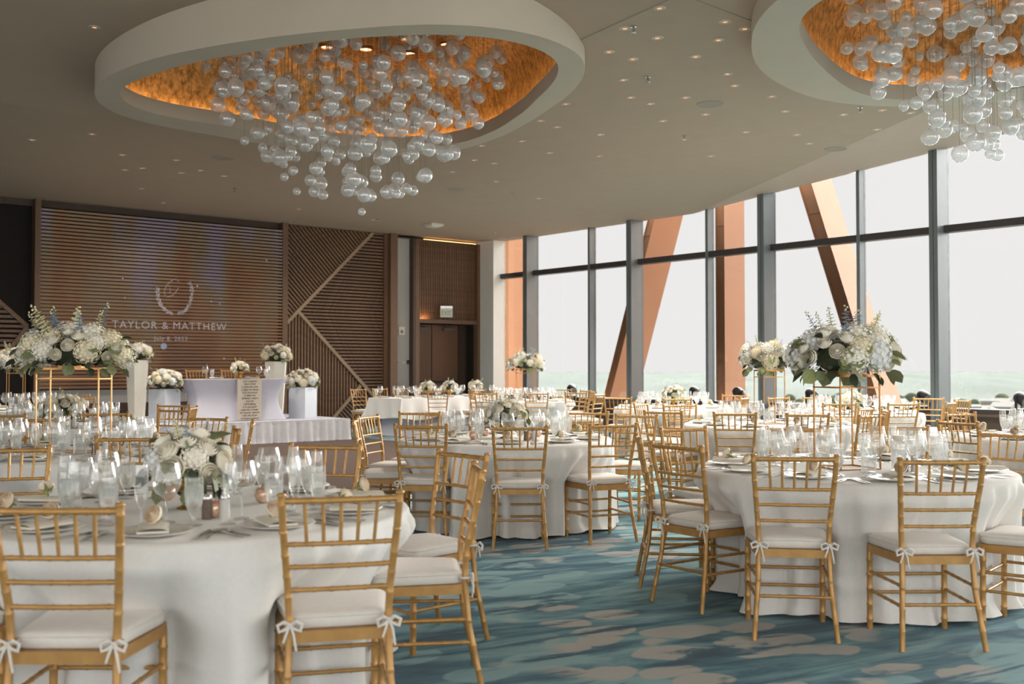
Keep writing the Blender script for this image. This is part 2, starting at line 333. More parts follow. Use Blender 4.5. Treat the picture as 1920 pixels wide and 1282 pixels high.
def polar(pts, c, n=120, sm=9):
    a = sorted((math.atan2(p.y - c.y, p.x - c.x), (p - c).length) for p in pts)
    a = [(t - 2 * PI, r) for t, r in a] + a + [(t + 2 * PI, r) for t, r in a]; o = []
    for i in range(n):
        t = -PI + 2 * PI * i / n
        k = next(j for j in range(len(a)) if a[j][0] > t); f = (t - a[k-1][0]) / max(1e-9, a[k][0] - a[k-1][0]); o.append(a[k-1][1] * (1 - f) + a[k][1] * f)
    for _ in range(sm): o = [(o[i-1] + 2 * o[i] + o[(i+1) % n]) / 4 for i in range(n)]
    return [(c.x + o[i] * math.cos(-PI + 2 * PI * i / n), c.y + o[i] * math.sin(-PI + 2 * PI * i / n)) for i in range(n)]
pin = plan(in1); RC1 = sum(pin, Vector((0, 0))) / len(pin); RC1 = Vector((RC1.x, RC1.y))
RO1 = polar(plan(out1), RC1); RI1 = polar(pin, RC1)
RC2 = Vector((4.65, 9.35))
ro2 = [Vector(p) for p in [(2.17,8.76),(2.28,9.8),(2.55,10.6),(2.95,11.2),(3.6,11.85),(4.43,12.1),(5.6,11.85),(6.6,10.9),(7.15,9.4),(6.9,7.9),(5.9,6.9),(4.5,6.55),(3.2,6.95),(2.45,7.8)]]
ri2 = plan([(1499,40),(1500,60),(1515,87),(1540,120),(1570,147),(1602,170),(1640,184),(1690,189),(1740,186)]) + plan([(1510,22),(1540,0)]) + [Vector(p) for p in [(3.1,7.7),(3.7,7.15),(4.6,6.95),(5.7,7.25),(6.5,8.1),(6.72,9.4),(6.25,10.5),(5.5,11.25)]]
RO2 = polar(ro2, RC2); RI2 = polar(ri2, RC2)
# ---- floor
mb = MB(); mb.box(-24.4, 0.5, -28.4, 0.9, -0.2, 0.0)
floor = ob('floor', mb.mesh('floor', M['carpet']), None, CORNER, (0, 0, ROTZ), kind='structure'); floor['label'] = 'teal and beige cloud patterned carpet floor'
mb = MB(); mb.box(-11.2, -5.6, -11.6, -3.6, 0.0, 0.012)
ob('dance_floor', mb.mesh('dance_floor', M['parquet']), floor, (0, 0, 0), label='grey brown wooden dance floor laid on the carpet')
# ---- ceiling
bm = bmesh.new(); NA, NB = 150, 172
vv = [[bm.verts.new(B(-24.2 + 24.6 * i / NA, -0.1 + 28.2 * j / NB)) for i in range(NA + 1)] for j in range(NB + 1)]
for j in range(NB):
    for i in range(NA): bm.faces.new((vv[j][i], vv[j+1][i], vv[j+1][i+1], vv[j][i+1]))
def cut(c):
    n = Vector((c[0], c[1], 0)); bmesh.ops.bisect_plane(bm, geom=bm.verts[:] + bm.edges[:] + bm.faces[:], plane_co=n * (-c[2] / n.length_squared), plane_no=n.normalized())
def sub(p, q): return tuple(a - b for a, b in zip(p, q))
for c in (cL, cR, c1, c2, sub(cL, cR), sub(c1, c2), sub(cL, c2)): cut(c)
for (oo, ii, cc) in ((RO1, RI1, RC1), (RO2, RI2, RC2)):
    mid = [((a[0] + b[0]) / 2, (a[1] + b[1]) / 2) for a, b in zip(oo, ii)]
    def inside(x, y):
        k = 0; n = len(mid)
        for i in range(n):
            x1, y1 = mid[i]; x2, y2 = mid[(i + 1) % n]
            if (y1 > y) != (y2 > y) and x < (x2 - x1) * (y - y1) / (y2 - y1) + x1: k ^= 1
        return k
    bmesh.ops.delete(bm, geom=[f for f in bm.faces if inside(f.calc_center_median().x, f.calc_center_median().y)], context='FACES')
for v in bm.verts: v.co.z = hz(v.co.x, v.co.y)
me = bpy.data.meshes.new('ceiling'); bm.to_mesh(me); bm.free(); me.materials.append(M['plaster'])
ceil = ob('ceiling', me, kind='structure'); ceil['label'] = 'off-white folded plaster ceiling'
# thin darker strips along two ceiling creases
mb = MB()
for p, q in (((1.45, 8.9), (0.6, 10.26)), ((1.45, 8.9), (2.5, 9.845))):
    mb.beam((p[0], p[1], Z0 - 0.002), (q[0], q[1], Z0 - 0.002), 0.012, 0.008)
ob('crease_strip', mb.mesh('crease_strip', M['shell'], 0), ceil)
def loft(rings, close_top=True):
    m = MB(); n = len(rings[0]); vs = [p for r in rings for p in r]; fs = []
    for k in range(len(rings) - 1):
        for i in range(n): fs.append((k * n + i, k * n + (i + 1) % n, (k + 1) * n + (i + 1) % n, (k + 1) * n + i))
    if close_top: fs.append(tuple((len(rings) - 1) * n + i for i in range(n)))
    m.add(vs, fs); return m
def scaled(pts, c, s, z): return [(c.x + (x - c.x) * s, c.y + (y - c.y) * s, z) for x, y in pts]
def at(pts, z): return [(x, y, z) for x, y in pts]
for k, (ro, ri, rc, where) in enumerate(((RO1, RI1, RC1, 'left'), (RO2, RI2, RC2, 'right'))):
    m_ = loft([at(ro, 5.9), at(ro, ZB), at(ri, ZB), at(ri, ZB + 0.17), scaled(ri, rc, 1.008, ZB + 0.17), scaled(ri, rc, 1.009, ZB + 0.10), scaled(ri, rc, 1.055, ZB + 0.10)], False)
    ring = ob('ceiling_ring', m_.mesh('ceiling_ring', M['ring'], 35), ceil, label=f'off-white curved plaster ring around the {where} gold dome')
    top = 5.50
    dm = loft([scaled(ri, rc, 1.055, ZB + 0.10), scaled(ri, rc, 1.057, 4.8), scaled(ri, rc, 1.03, 5.1), scaled(ri, rc, 0.97, 5.32), scaled(ri, rc, 0.86, 5.44), scaled(ri, rc, 0.7, top - 0.01), scaled(ri, rc, 0.3, top)])
    ob('gold_dome', dm.mesh('gold_dome', M['leaf_gold'], 60), ceil, label=f'gold leaf dome recess on the {where}')
    lt = MB(); lt.tube(scaled(ri, rc, 1.022, ZB + 0.118), 0.012, 5, closed=True)
    ob('cove_light', lt.mesh('cove_light', M['led']), ceil)
    dl = MB()
    dl.lathe([(0.0, 0.012), (0.075, 0.012)], 14)
    rim = MB(); rim.lathe([(0.078, 0.02), (0.078, 0.0), (0.098, 0.0), (0.098, 0.02)], 14)
    dme = dl.mesh('dome_downlight', M['spot2']); rme = rim.mesh('downlight_rim', M['brass'])
    pts = [G(u, v, top - 0.03) for u, v in ((540, 95), (613, 89), (686, 93), (764, 74), (768, 101), (778, 126), (838, 84))] if k == 0 else [G(u, v, top - 0.03) for u, v in ((1703, 17), (1804, 13), (1761, 36), (1843, 35), (1771, 48), (1878, 4))]
    for p in pts:
        d = ob('dome_downlight', rme, ceil, (p.x, p.y, top - 0.035)); ob('lamp', dme, d)
# ceiling spots, sprinklers, speakers
def cpt(u, v):
    p = G(u, v, Z0)
    for _ in range(12):
        p = G(u, v, hz(p.x, p.y))
    return p
rim = MB(); rim.lathe([(0.022, -0.001), (0.026, -0.006), (0.055, -0.006), (0.06, 0.0)], 14, cap=False); rim_me = rim.mesh('downlight', M['ring'])
dsc = MB(); dsc.lathe([(0.0, -0.003), (0.023, -0.003)], 12); dsc_me = dsc.mesh('lamp', M['spot'])
spots = [(583,65),(1110,175),(1267,230),(307,228),(567,304),(1055,320),(180,415),(370,474),(873,453),(293,640),(1127,592),(1187,686),(1517,620),(353,780),(510,831),(793,781),(1483,772),(953,916),(610,969),(1590,891),(1275,1057),(1683,1078),(108,1078),(100,1250),(995,1250)]
SP = [(1100 + x * .234, y * .234) for x, y in spots]
SP += [(1440 + x * .25, y * .25) for x, y in [(567,858),(857,825),(1068,846),(817,971),(215,1010),(310,1075)]]
SP += [(600 + x * .312, y * .312) for x, y in [(1477,624),(1325,725),(1425,763),(1213,847),(970,875),(1380,918),(925,962),(1045,981)]]
SP += [(160 + x * .3121, y * .3121) for x, y in [(55,163),(40,805),(220,930),(237,1020),(340,1010),(575,1038),(690,1024),(335,1132),(470,1218)]]
SP += [(60,262),(330,300),(420,330),(760,352),(848,322),(930,340),(1010,372),(700,412),(560,392)]
downs = []
for i, (u, v) in enumerate(SP):
    p = cpt(u, v); d = ob('recessed_downlight', rim_me, None, (p.x, p.y, p.z), label='small round recessed downlight in the off-white ceiling', cat='ceiling light', group='small recessed ceiling downlights')
    ob('lamp', dsc_me, d); downs.append(p)
def near_ring(p): return any(math.hypot(p.x - c.x, p.y - c.y) < 3.3 for c in (RC1, RC2))
for p in [q for q in downs if not near_ring(q)]:
    ld = bpy.data.lights.new('downlight_beam', 'SPOT'); ld.energy = 105; ld.spot_size = 2.3; ld.spot_blend = 0.8; ld.shadow_soft_size = 0.06; ld.color = (1.0, .90, .78)
    lo = bpy.data.objects.new('downlight_beam', ld); COL.objects.link(lo); lo.location = (p.x, p.y, p.z - .02)
spk = MB(); spk.lathe([(0.0, -0.004), (0.14, -0.004), (0.16, -0.008), (0.165, 0)], 28); spk_me = spk.mesh('ceiling_speaker', M['shell'])
for (u, v, lb) in ((1331, 195, 'round flush ceiling speaker between the two gold domes'), (1567, 279, 'round flush ceiling speaker near the window wall'), (418, 296, 'round flush ceiling speaker below the left dome'), (855, 355, 'round flush ceiling speaker right of the left chandelier tip')):
    p = cpt(u, v); ob('ceiling_speaker', spk_me, None, p, label=lb, cat='speaker')
spr = MB(); spr.lathe([(0.035, 0), (0.035, -0.006), (0.012, -0.01), (0.01, -0.04), (0.004, -0.045)], 10); spr.lathe([(0.0, -0.062), (0.026, -0.06), (0.028, -0.057)], 10); spr.beam((-.01, 0, -.04), (-.008, 0, -.06), .004, .004); spr.beam((.01, 0, -.04), (.008, 0, -.06), .004, .004)
spr_me = spr.mesh('sprinkler', M['chrome'])
for u, v in ((1215, 144), (1283, 254), (1188, 50) , (960, 360), (707, 411), (929, 432), (1613, 201), (440, 353)):
    p = cpt(u, v); ob('ceiling_sprinkler', spr_me, None, p, label='small metal sprinkler head hanging from the off-white ceiling', cat='sprinkler', group='ceiling sprinkler heads')
mb = MB(); mb.box(-.16, .16, -.16, .16, -.05, 0); mb.box(-.12, .12, -.12, .12, -.07, -.05)
p = cpt(813, 420); ob('access_point', mb.mesh('access_point', M['plastic']), None, p, (0, 0, ROTZ), label='flat white box mounted on ceiling in front of the slatted door surround', cat='wireless box')
# ---- walls
aDl, zD = AZ(777, 606); aDr, _ = AZ(888, 606); zDoor = AZ(832, 607)[1]
mb = MB()
mb.box(-24.2, aDl, 0, 0.3, 0, Z0); mb.box(aDl, aDr, 0, 0.3, zDoor, Z0); mb.box(aDr, 0.4, 0, 0.3, 0, Z0)
wb = ob('wall_back', mb.mesh('wall_back', M['backing'], 0), None, CORNER, (0, 0, ROTZ), kind='structure'); wb['label'] = 'dark back wall carrying walnut slat panels'
def wchild(name, mbx, mat, parent=wb, label=None, angle=35, kind=None):
    return ob(name, mbx.mesh(name, mat, angle), parent, label=label, kind=kind)
mb = MB(); mb.box(0, 0.38, -0.70, 0.3, 0, Z0); wr = ob('wall_right', mb.mesh('wall_right', M['white_wall'], 0), None, CORNER, (0, 0, ROTZ), kind='structure'); wr['label'] = 'narrow white wall pier between the door surround and windows'
mb = MB(); mb.box(-24.5, -24.2, -12, 0.3, 0, 6.3); mb.box(-24.5, -24.2, -28.3, -12, 0, .7); mb.box(-24.5, -24.2, -28.3, -12, 4.6, 6.3)
for i in range(6): mb.box(-24.5, -24.2, -15.2 - 2.6 * i, -15.0 - 2.6 * i, .7, 4.6); wl = ob('wall_left', mb.mesh('wall_left', M['grey_wall'], 0), None, CORNER, (0, 0, ROTZ), kind='structure')
mb = MB(); mb.box(-24.5, 0.5, -28.4, -28.1, 0, 0.7); mb.box(-24.5, 0.5, -28.4, -28.1, 4.6, 6.3)
for i in range(9): mb.box(-24.5 + 3.05 * i, -24.3 + 3.05 * i, -28.4, -28.1, .7, 4.6)
wf = ob('wall_front', mb.mesh('wall_front', M['white_wall'], 0), None, CORNER, (0, 0, ROTZ), kind='structure')
# slat makers
def slat_mesh(L_, w_, d_):
    m = MB(); m.box(-L_ / 2, L_ / 2, -d_, 0, -w_ / 2, w_ / 2); return m.mesh('slat', M['wood'], 0)
def clip(poly, o, d):
    t0, t1 = -1e9, 1e9; n = len(poly)
    area = sum(poly[i][0] * poly[(i+1) % n][1] - poly[(i+1) % n][0] * poly[i][1] for i in range(n)); sg = 1 if area > 0 else -1
    for i in range(n):
        p = poly[i]; q = poly[(i + 1) % n]; nx, nz = -(q[1] - p[1]) * sg, (q[0] - p[0]) * sg
        den = nx * d[0] + nz * d[1]; num = nx * (p[0] - o[0]) + nz * (p[1] - o[1])
        if abs(den) < 1e-9:
            if nx * (o[0] - p[0]) + nz * (o[1] - p[1]) < 0: return None
            continue
        t = num / den
        if den > 0: t0 = max(t0, t)
        else: t1 = min(t1, t)
    return (t0, t1) if t1 - t0 > 0.03 else None
def slats(poly, ang, pitch, w_, d_, parent=wb, yb=0.0, mat=None, name='slat', extra=0.0):
    d = (math.cos(ang), math.sin(ang)); nrm = (-d[1], d[0]); mat = mat or M['wood']
    ks = [p[0] * nrm[0] + p[1] * nrm[1] for p in poly]; k = min(ks) + pitch / 2
    while k < max(ks):
        o = (nrm[0] * k, nrm[1] * k); c = clip(poly, o, d)
        if c:
            m = MB(); t = (c[0] + c[1]) / 2; L_ = c[1] - c[0] - extra
            m.box(-L_ / 2, L_ / 2, -d_, 0, -w_ / 2, w_ / 2)
            ob(name, m.mesh(name, mat, 0), parent, (o[0] + d[0] * t, -yb, o[1] + d[1] * t), (0, -ang, 0))
        k += pitch
def batten(p, q, w_=0.075, d_=0.075, mat=None, name='batten'):
    m = MB(); m.beam((p[0], -d_ / 2, p[1]), (q[0], -d_ / 2, q[1]), d_, w_, Vector((0, 0.0, 1)) if abs(q[0] - p[0]) > 1e-3 else Vector((0, 1, 0))); wchild(name, m, mat or M['batten'], angle=0)
# projection slats
aS0, _ = AZ(70, 500); aS1, _ = AZ(521, 500); zS1 = AZ(72, 391)[1]; zS0 = AZ(70, 730)[1]
scr = thing('slatted_projection_wall', 'horizontal walnut slats carrying the projected wedding picture behind the stage', 'projection screen', B(aS0 / 2 + aS1 / 2, 0.0, 0.0), ROTZ)
sc_a = (aS0 + aS1) / 2; nS = 49; pit = (zS1 - zS0) / nS
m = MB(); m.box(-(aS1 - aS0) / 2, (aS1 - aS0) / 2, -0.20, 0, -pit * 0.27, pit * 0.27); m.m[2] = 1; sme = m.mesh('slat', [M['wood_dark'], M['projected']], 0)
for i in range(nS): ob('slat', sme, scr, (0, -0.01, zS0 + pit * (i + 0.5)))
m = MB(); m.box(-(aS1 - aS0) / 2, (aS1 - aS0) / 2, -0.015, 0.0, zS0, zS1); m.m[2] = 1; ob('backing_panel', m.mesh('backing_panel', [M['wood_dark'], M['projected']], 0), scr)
def on_screen(u, v, depth=0.215):
    a, z = AZ(u, v, depth); return (a - sc_a, -depth, z)
for body, u, v, wpx, sz in (('TAYLOR & MATTHEW', 321, 611, 212, 0.2), ('July 8, 2023', 320.5, 635, 62, 0.15)):
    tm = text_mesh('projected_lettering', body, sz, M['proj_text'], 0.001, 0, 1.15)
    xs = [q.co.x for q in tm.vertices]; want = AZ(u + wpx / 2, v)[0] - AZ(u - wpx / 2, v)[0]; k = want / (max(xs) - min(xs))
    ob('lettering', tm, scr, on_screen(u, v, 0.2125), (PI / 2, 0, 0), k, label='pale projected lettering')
m = MB(); rr = random.Random(3)
ct = on_screen(328, 548, 0.2125)
for sgn in (-1, 1):
    for i in range(26):
        t = -1.45 + 1.9 * i / 25 if sgn > 0 else -1.5 + 1.6 * i / 25
        x = sgn * 0.36 * math.cos(t * 0.98); z = 0.44 * math.sin(t)
        for q in (-1, 1):
            an = t + q * 0.7 + rr.uniform(-.3, .3); L_ = rr.uniform(.035, .075)
            dx, dz = sgn * -math.sin(an) * L_, math.cos(an) * L_
            px, pz = -dz * .22, dx * .22
            m.add([(x, 0, z), (x + dx / 2 + px, 0, z + dz / 2 + pz), (x + dx, 0, z + dz), (x + dx / 2 - px, 0, z + dz / 2 - pz)], [(0, 1, 2, 3)])
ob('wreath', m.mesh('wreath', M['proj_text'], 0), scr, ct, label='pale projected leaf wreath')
m = MB(); m.tube([(0.15 * math.cos(t) * 1.0 + 0.03 * math.sin(t), 0, 0.17 * math.sin(t) + 0.06 * math.cos(t)) for t in [0.5 + i * 0.24 for i in range(24)]], 0.006, 4)
m.tube([(-0.05 + 0.02 * math.sin(i * .5), 0, -0.1 + i * 0.02) for i in range(9)], 0.005, 4)
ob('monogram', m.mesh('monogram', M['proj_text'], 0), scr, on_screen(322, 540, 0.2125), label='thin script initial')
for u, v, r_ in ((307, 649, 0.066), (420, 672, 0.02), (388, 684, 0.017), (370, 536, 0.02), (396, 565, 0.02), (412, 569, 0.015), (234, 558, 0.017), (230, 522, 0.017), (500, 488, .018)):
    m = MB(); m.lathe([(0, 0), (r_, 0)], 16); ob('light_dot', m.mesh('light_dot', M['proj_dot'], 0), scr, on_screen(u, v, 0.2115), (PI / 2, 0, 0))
# wall under and around the screen
zs = AZ(300, 753)[1]
m = MB(); m.box(aS0, aS1, -0.02, 0, zs, zS0 - 0.02); wchild('lower_band', m, M['grey_wall'], label='grey band beneath the slats')
m = MB(); m.box(aS0, aS1, -0.05, 0, 0, zs); wchild('lower_panel', m, M['wood_dark'])
m = MB(); m.box(-24.2, aS1, -0.05, 0, zS1 + 0.03, Z0); wchild('header_panel', m, M['wood_dark'], label='very dark header above the slats')
# frames
def post(u0, u1, z0=0, z1=Z0, d=0.12, mat='wood_frame', name='frame_post'):
    a0, a1 = AZ(u0, 600)[0], AZ(u1, 600)[0]; m = MB(); m.box(a0, a1, -d, 0, z0, z1); wchild(name, m, M[mat]); return a0, a1
post(58, 69, d=0.22); post(521, 531, d=0.22); post(716, 723, d=0.10); post(723, 736, d=0.22, mat='wood_frame')
PL = AZ(531, 600)[0]; PR = AZ(716, 600)[0]; ZT = AZ(531, 421)[1]
m = MB(); m.box(PL, PR, -0.09, 0, ZT, Z0); wchild('frame_rail', m, M['wood_frame'])
p1 = AZ(531, 610); p2 = AZ(695, 439); p3 = AZ(557.6, 584.6); p4 = AZ(686, 729); p5 = AZ(673.7, 722.7); p6 = AZ(625.6, 779.6)
sl = (p4[1] - p3[1]) / (p4[0] - p3[0]); zR = p3[1] + sl * (PR - p3[0]); s3 = (p6[1] - p5[1]) / (p6[0] - p5[0]); aF = p5[0] + (0 - p5[1]) / s3
s1 = (p2[1] - p1[1]) / (p2[0] - p1[0]); aT = p1[0] + (ZT - p1[1]) / s1; pT = (aT, ZT)
slats([p1, pT, (PL, ZT)], -math.atan(1 / s1) , 0.078, 0.044, 0.05)
slats([p3, pT, (PR, ZT), (PR, zR)], 0.0, 0.078, 0.044, 0.05)
slats([p1, p3, p5, (aF, 0), (PL, 0)], PI / 2, 0.078, 0.044, 0.05)
slats([p5, (PR, zR), (PR, 0), (aF, 0)], -math.atan(1 / abs(s3)), 0.078, 0.044, 0.05)
batten(p1, pT); batten(p3, (PR, zR)); batten(p5, (aF, 0))
# left slatted zone
a7 = AZ(58, 600)[0]; b1, b2, b3 = AZ(0, 568), AZ(50, 612), AZ(20, 650)
sA = (b2[1] - b1[1]) / (b2[0] - b1[0]); sB = (b3[1] - b2[1]) / (b3[0] - b2[0]); aL = a7 - 3.2
top_l = (aL, b2[1] + sA * (aL - b2[0])); bot_l = (aL, b2[1] + sB * (aL - b2[0]))
slats([b2, top_l, (aL, zS1), (a7, zS1), (a7, b2[1])], PI / 2, 0.09, 0.05, 0.05)
slats([b2, bot_l, top_l], 0.0, 0.09, 0.05, 0.05)
slats([b2, (a7, b2[1]), (a7, 0), (aL, 0), bot_l], PI / 2, 0.09, 0.05, 0.05)
batten(b2, top_l, mat=M['wood']); batten(b2, bot_l, mat=M['wood'])
# white strip with small fittings, door surround
a0, a1 = AZ(736, 600)[0], AZ(766, 600)[0]; zt = AZ(750, 447)[1]
m = MB(); m.box(a0, a1, -0.03, 0, 0, zt); wchild('wall_strip', m, M['grey_wall'], label='pale grey wall strip beside the doors')
m = MB(); m.box(a0, AZ(895, 600)[0], -0.12, 0, zt, Z0 - 0.06); wchild('frame_rail', m, M['wood_frame'])
post(766, 771, d=0.2, mat='wood_dark', z1=zt); post(771, 778, d=0.2, z1=zt); post(888, 896, d=0.16, z1=zt)  # left jamb: darker wood paints its shaded strip beside the lit one
aa0, aa1 = AZ(778, 600)[0], AZ(888, 600)[0]; zl1 = AZ(830, 602)[1]
m = MB(); m.box(aa0, aa1, -0.14, 0, zDoor, zl1); m.box(aa0, aa1, -.145, -.13, zl1, zl1 + .03); wchild('lintel', m, M['wood_frame'])
slats([(aa0, zl1), (aa1, zl1), (aa1, zt), (aa0, zt)], PI / 2, (aa1 - aa0) / 34, (aa1 - aa0) / 34 * 0.58, 0.05)
m = MB(); m.box(aa0 + 0.02, aa0 + 0.35, -0.12, -0.10, zl1 + 0.004, zl1 + 0.012); wchild('wash_light', m, M['led2'], label='warm light strip')
m = MB(); m.box(aa0 + 0.2, aa1, -0.09, -0.07, Z0 - 0.058, Z0 - 0.048); wchild('cove_light', m, M['led3'], label='warm light strip at the ceiling')
# doors (recessed)
dr = ob('door_1', None, None, B((aDl + aDr) / 2, 0, 0), (0, 0, ROTZ), kind='structure'); dr['label'] = 'pair of walnut doors in a dark recess under the lit exit sign'
dx = (aDl + aDr) / 2; hw = (aDr - aDl) / 2; yD = 0.42
def dchild(name, box, mat, parent=dr, label=None):
    m = MB(); m.box(*box); return ob(name, m.mesh(name, mat, 0), parent, label=label)
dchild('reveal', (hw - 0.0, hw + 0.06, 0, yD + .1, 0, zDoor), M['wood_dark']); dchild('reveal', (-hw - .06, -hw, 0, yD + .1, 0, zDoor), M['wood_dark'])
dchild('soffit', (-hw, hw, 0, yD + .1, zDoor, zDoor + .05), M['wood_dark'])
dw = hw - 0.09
dchild('leak_block_panel', (-hw - .06, hw + .06, yD + .1, yD + .14, 0, zDoor + .1), M['black'])  # unseen panel added behind the leaves to stop sky light leaking in
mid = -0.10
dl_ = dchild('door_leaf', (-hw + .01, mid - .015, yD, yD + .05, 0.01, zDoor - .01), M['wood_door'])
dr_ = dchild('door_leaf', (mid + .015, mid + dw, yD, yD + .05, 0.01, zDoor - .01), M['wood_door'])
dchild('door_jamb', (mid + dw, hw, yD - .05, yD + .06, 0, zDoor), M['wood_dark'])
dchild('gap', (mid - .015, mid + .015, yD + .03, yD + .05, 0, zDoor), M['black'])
for par, x0, x1 in ((dl_, -hw + .07, mid - .03), (dr_, mid + .03, mid + dw - .07)):
    m = MB(); m.box(x0, x1, yD - .07, yD - .04, 0.98, 1.04); m.box(x0, x0 + .05, yD - .05, yD, 0.80, 1.04); m.box(x1 - .05, x1, yD - .05, yD, 0.95, 1.04)
    ob('push_bar', m.mesh('push_bar', M['black'], 0), par, label='black push bar')
    m = MB(); m.box(x1 - .42, x1 - .1, yD - .09, yD, zDoor - .16, zDoor - .08); m.beam((x1 - .2, yD - .05, zDoor - .07), (x1 - .5, yD - .25, zDoor - .03), .03, .02)
    ob('door_closer', m.mesh('door_closer', M['shaker'], 0), par, label='grey door closer')
# exit sign
a_, z_ = AZ(837, 585, 0.25); es = thing('exit_sign', 'white exit sign hung before the slats above the walnut doors', 'exit sign', B(a_, 0.25, z_), ROTZ - 0.5)
m = MB(); m.box(-.15, .15, -.03, .03, -.13, .09); ob('sign_body', m.mesh('sign_body', M['plastic'], 0), es)
m = MB(); m.box(-.15, .15, -.04, .04, .09, .15); m.box(-.05, .05, 0, .12, .11, .14); ob('mount', m.mesh('mount', M['chrome'], 0), es)
ob('lettering', text_mesh('exit_lettering', 'EXIT', 0.15, M['exit_green'], 0.002), es, (0, -.032, -.03), (PI / 2, 0, 0), (.82, 1.15, 1))
# small wall fittings on the strip
for nm, u, v, w_, h_, mat, lb, ct_ in (('wall_speaker_strobe', 751, 620, .17, .2, 'plastic', 'small cream alarm box on the pale strip left of the doors', 'alarm box'),
                                      ('card_reader', 763, 679, .05, .1, 'black', 'small black card reader beside the door frame', 'card reader'),
                                      ('room_sign', 750, 679, .17, .05, 'plastic', 'thin white room sign left of the card reader', 'sign')):
    a_, z_ = AZ(u, v); o = thing(nm, lb, ct_, B(a_, 0.03, z_), ROTZ)
    m = MB(); m.box(-w_ / 2, w_ / 2, -.03, 0, -h_ / 2, h_ / 2); ob('housing', m.mesh('housing', M[mat], 0), o)
    m = MB()
    if nm == 'wall_speaker_strobe': m.lathe([(0, -.01), (.04, -.008), (.045, 0)], 16); mt = M['shell']
    else: m.box(-w_ * .35, w_ * .35, -.012, 0, -h_ * .2, h_ * .2) if nm == 'card_reader' else [m.box(-w_ * .4 + i * .018, -w_ * .4 + i * .018 + .012, -.002, .002, -.012, .012) for i in range(7)]; mt = M['shaker']
    if nm == 'wall_speaker_strobe': m.xf(Matrix.Rotation(-PI / 2, 4, 'X'))
    ob('face', m.mesh('face', mt, 0), o, (0, -.031, -.02 if nm != 'room_sign' else 0))
# ---- window wall
mu_k = [1.815 + 3.476 * i for i in range(8)]; mu_n = [3.90 + 3.44 * i for i in range(8)]
zTr = BZ(1420, 467, 0.25)[1]; zSill = 0.70
def top_at(b): p = B(.2, b); return hz(p.x, p.y)
m = MB(); m.box(.22, .40, -27.9, -.70, 0, zSill - .12); lw_ = ob('trim_1', m.mesh('low_wall', M['sill_wood'], 0), None, CORNER, (0, 0, ROTZ), kind='structure'); lw_['label'] = 'brown low wall under the windows'
m = MB(); m.box(.12, .42, -27.9, -.70, zSill - .12, zSill - .08); ob('sill_ledge', m.mesh('sill_ledge', M['wood_frame'], 0), lw_)
m = MB(); m.box(.20, .42, -27.9, -.70, zSill - .08, zSill); ob('sill_rail', m.mesh('sill_rail', M['transom'], 0), lw_)
prev = 0.70
for i, bk in enumerate(mu_k):
    wn = ob(f'window_{i+1}', None, None, B(.3, (prev + bk) / 2, 0), (0, 0, ROTZ), kind='structure'); wn['label'] = 'floor-to-ceiling window bay with grey mullions'
    c = (prev + bk) / 2
    def wbox(name, a0, a1, q0, q1, z0, z1, mat):
        m = MB(); m.box(a0 - .3, a1 - .3, -(q1 - c), -(q0 - c), z0, z1); return ob(name, m.mesh(name, M[mat], 0), wn)
    zt = top_at(bk) + .03
    wbox('mullion', .02, .40, bk, bk + .07, 0, zt, 'mull_dark'); wbox('mullion', .02, .40, bk + .08, bk + .15, 0, zt, 'mull_dark'); wbox('gasket', .05, .39, bk + .068, bk + .082, 0, zt, 'black')
    th = [b for b in mu_n if prev < b < bk]
    cuts = [prev] + th + [bk]
    for b in th: wbox('thin_mullion', .20, .40, b, b + .065, zSill, top_at(b) + .03, 'mull_dark')
    for j in range(len(cuts) - 1):
        q0, q1 = cuts[j] + (.15 if j == 0 and i else .0) + (.065 if j else 0), cuts[j + 1]
        wbox('transom', .22, .40, q0 - .02, q1 + .01, zTr - .06, zTr + .06, 'transom')
        for z0, z1 in ((zSill, zTr - .06), (zTr + .06, max(top_at(q0), top_at(q1)))): wbox('pane', .34, .352, q0, q1, z0, z1, 'pane')
    prev = bk
# ---- outside: steel diagrid and landscape
OA = 1.25
def obeam(name, u0, v0, u1, v1, w_, t_, label):
    p = BZ(u0, v0, OA); q = BZ(u1, v1, OA); d = ((q[0] - p[0]), (q[1] - p[1])); L_ = math.hypot(*d)
    lo = -3.0; hi = 7.5
    def ext(z): k = (z - p[1]) / d[1]; return (p[0] + d[0] * k, z)
    P0, P1 = ext(lo), ext(hi); o = thing(name, label, 'steel column' if 'column' in name else 'steel brace', B(OA + t_ / 2, P0[0], lo), ROTZ)
    m = MB(); m.beam((0, 0, 0), (0, -(P1[0] - P0[0]), hi - lo), t_, w_, Vector((0, 1, 0)))
    ob('web', m.mesh('web', M['terra'], 0), o)
    m = MB()
    for sx in (-1, 1):
        m.beam((0, sx * w_ / 2, -.01), (0, -(P1[0] - P0[0]) + sx * w_ / 2, hi - lo + .01), t_ + .06, .02, Vector((0, 1, 0)))
    ob('flange', m.mesh('flange', M['terra'], 0), o)
    m = MB()
    for zz in (1.9, 5.0, 7.4): k = zz / (hi - lo); m.beam((0, -(P1[0] - P0[0]) * k - w_ * .52, zz), (0, -(P1[0] - P0[0]) * k + w_ * .52, zz), t_ + .03, .03)
    ob('splice_plate', m.mesh('splice_plate', M['terra'], 0), o)
obeam('steel_column', 950, 740, 950, 460, .22, .62, 'terracotta steel column outside the leftmost window beside the white pier')
obeam('steel_column', 1353, 740, 1351, 400, .22, .62, 'upright terracotta steel column outside the middle windows')
obeam('diagonal_brace', 1140, 742, 1224, 405, .20, .85, 'terracotta diagonal brace leaning right as it rises, behind the left windows')
obeam('diagonal_brace', 1632, 740, 1508, 338, .28, .72, 'terracotta diagonal brace leaning left as it rises, behind the right windows')
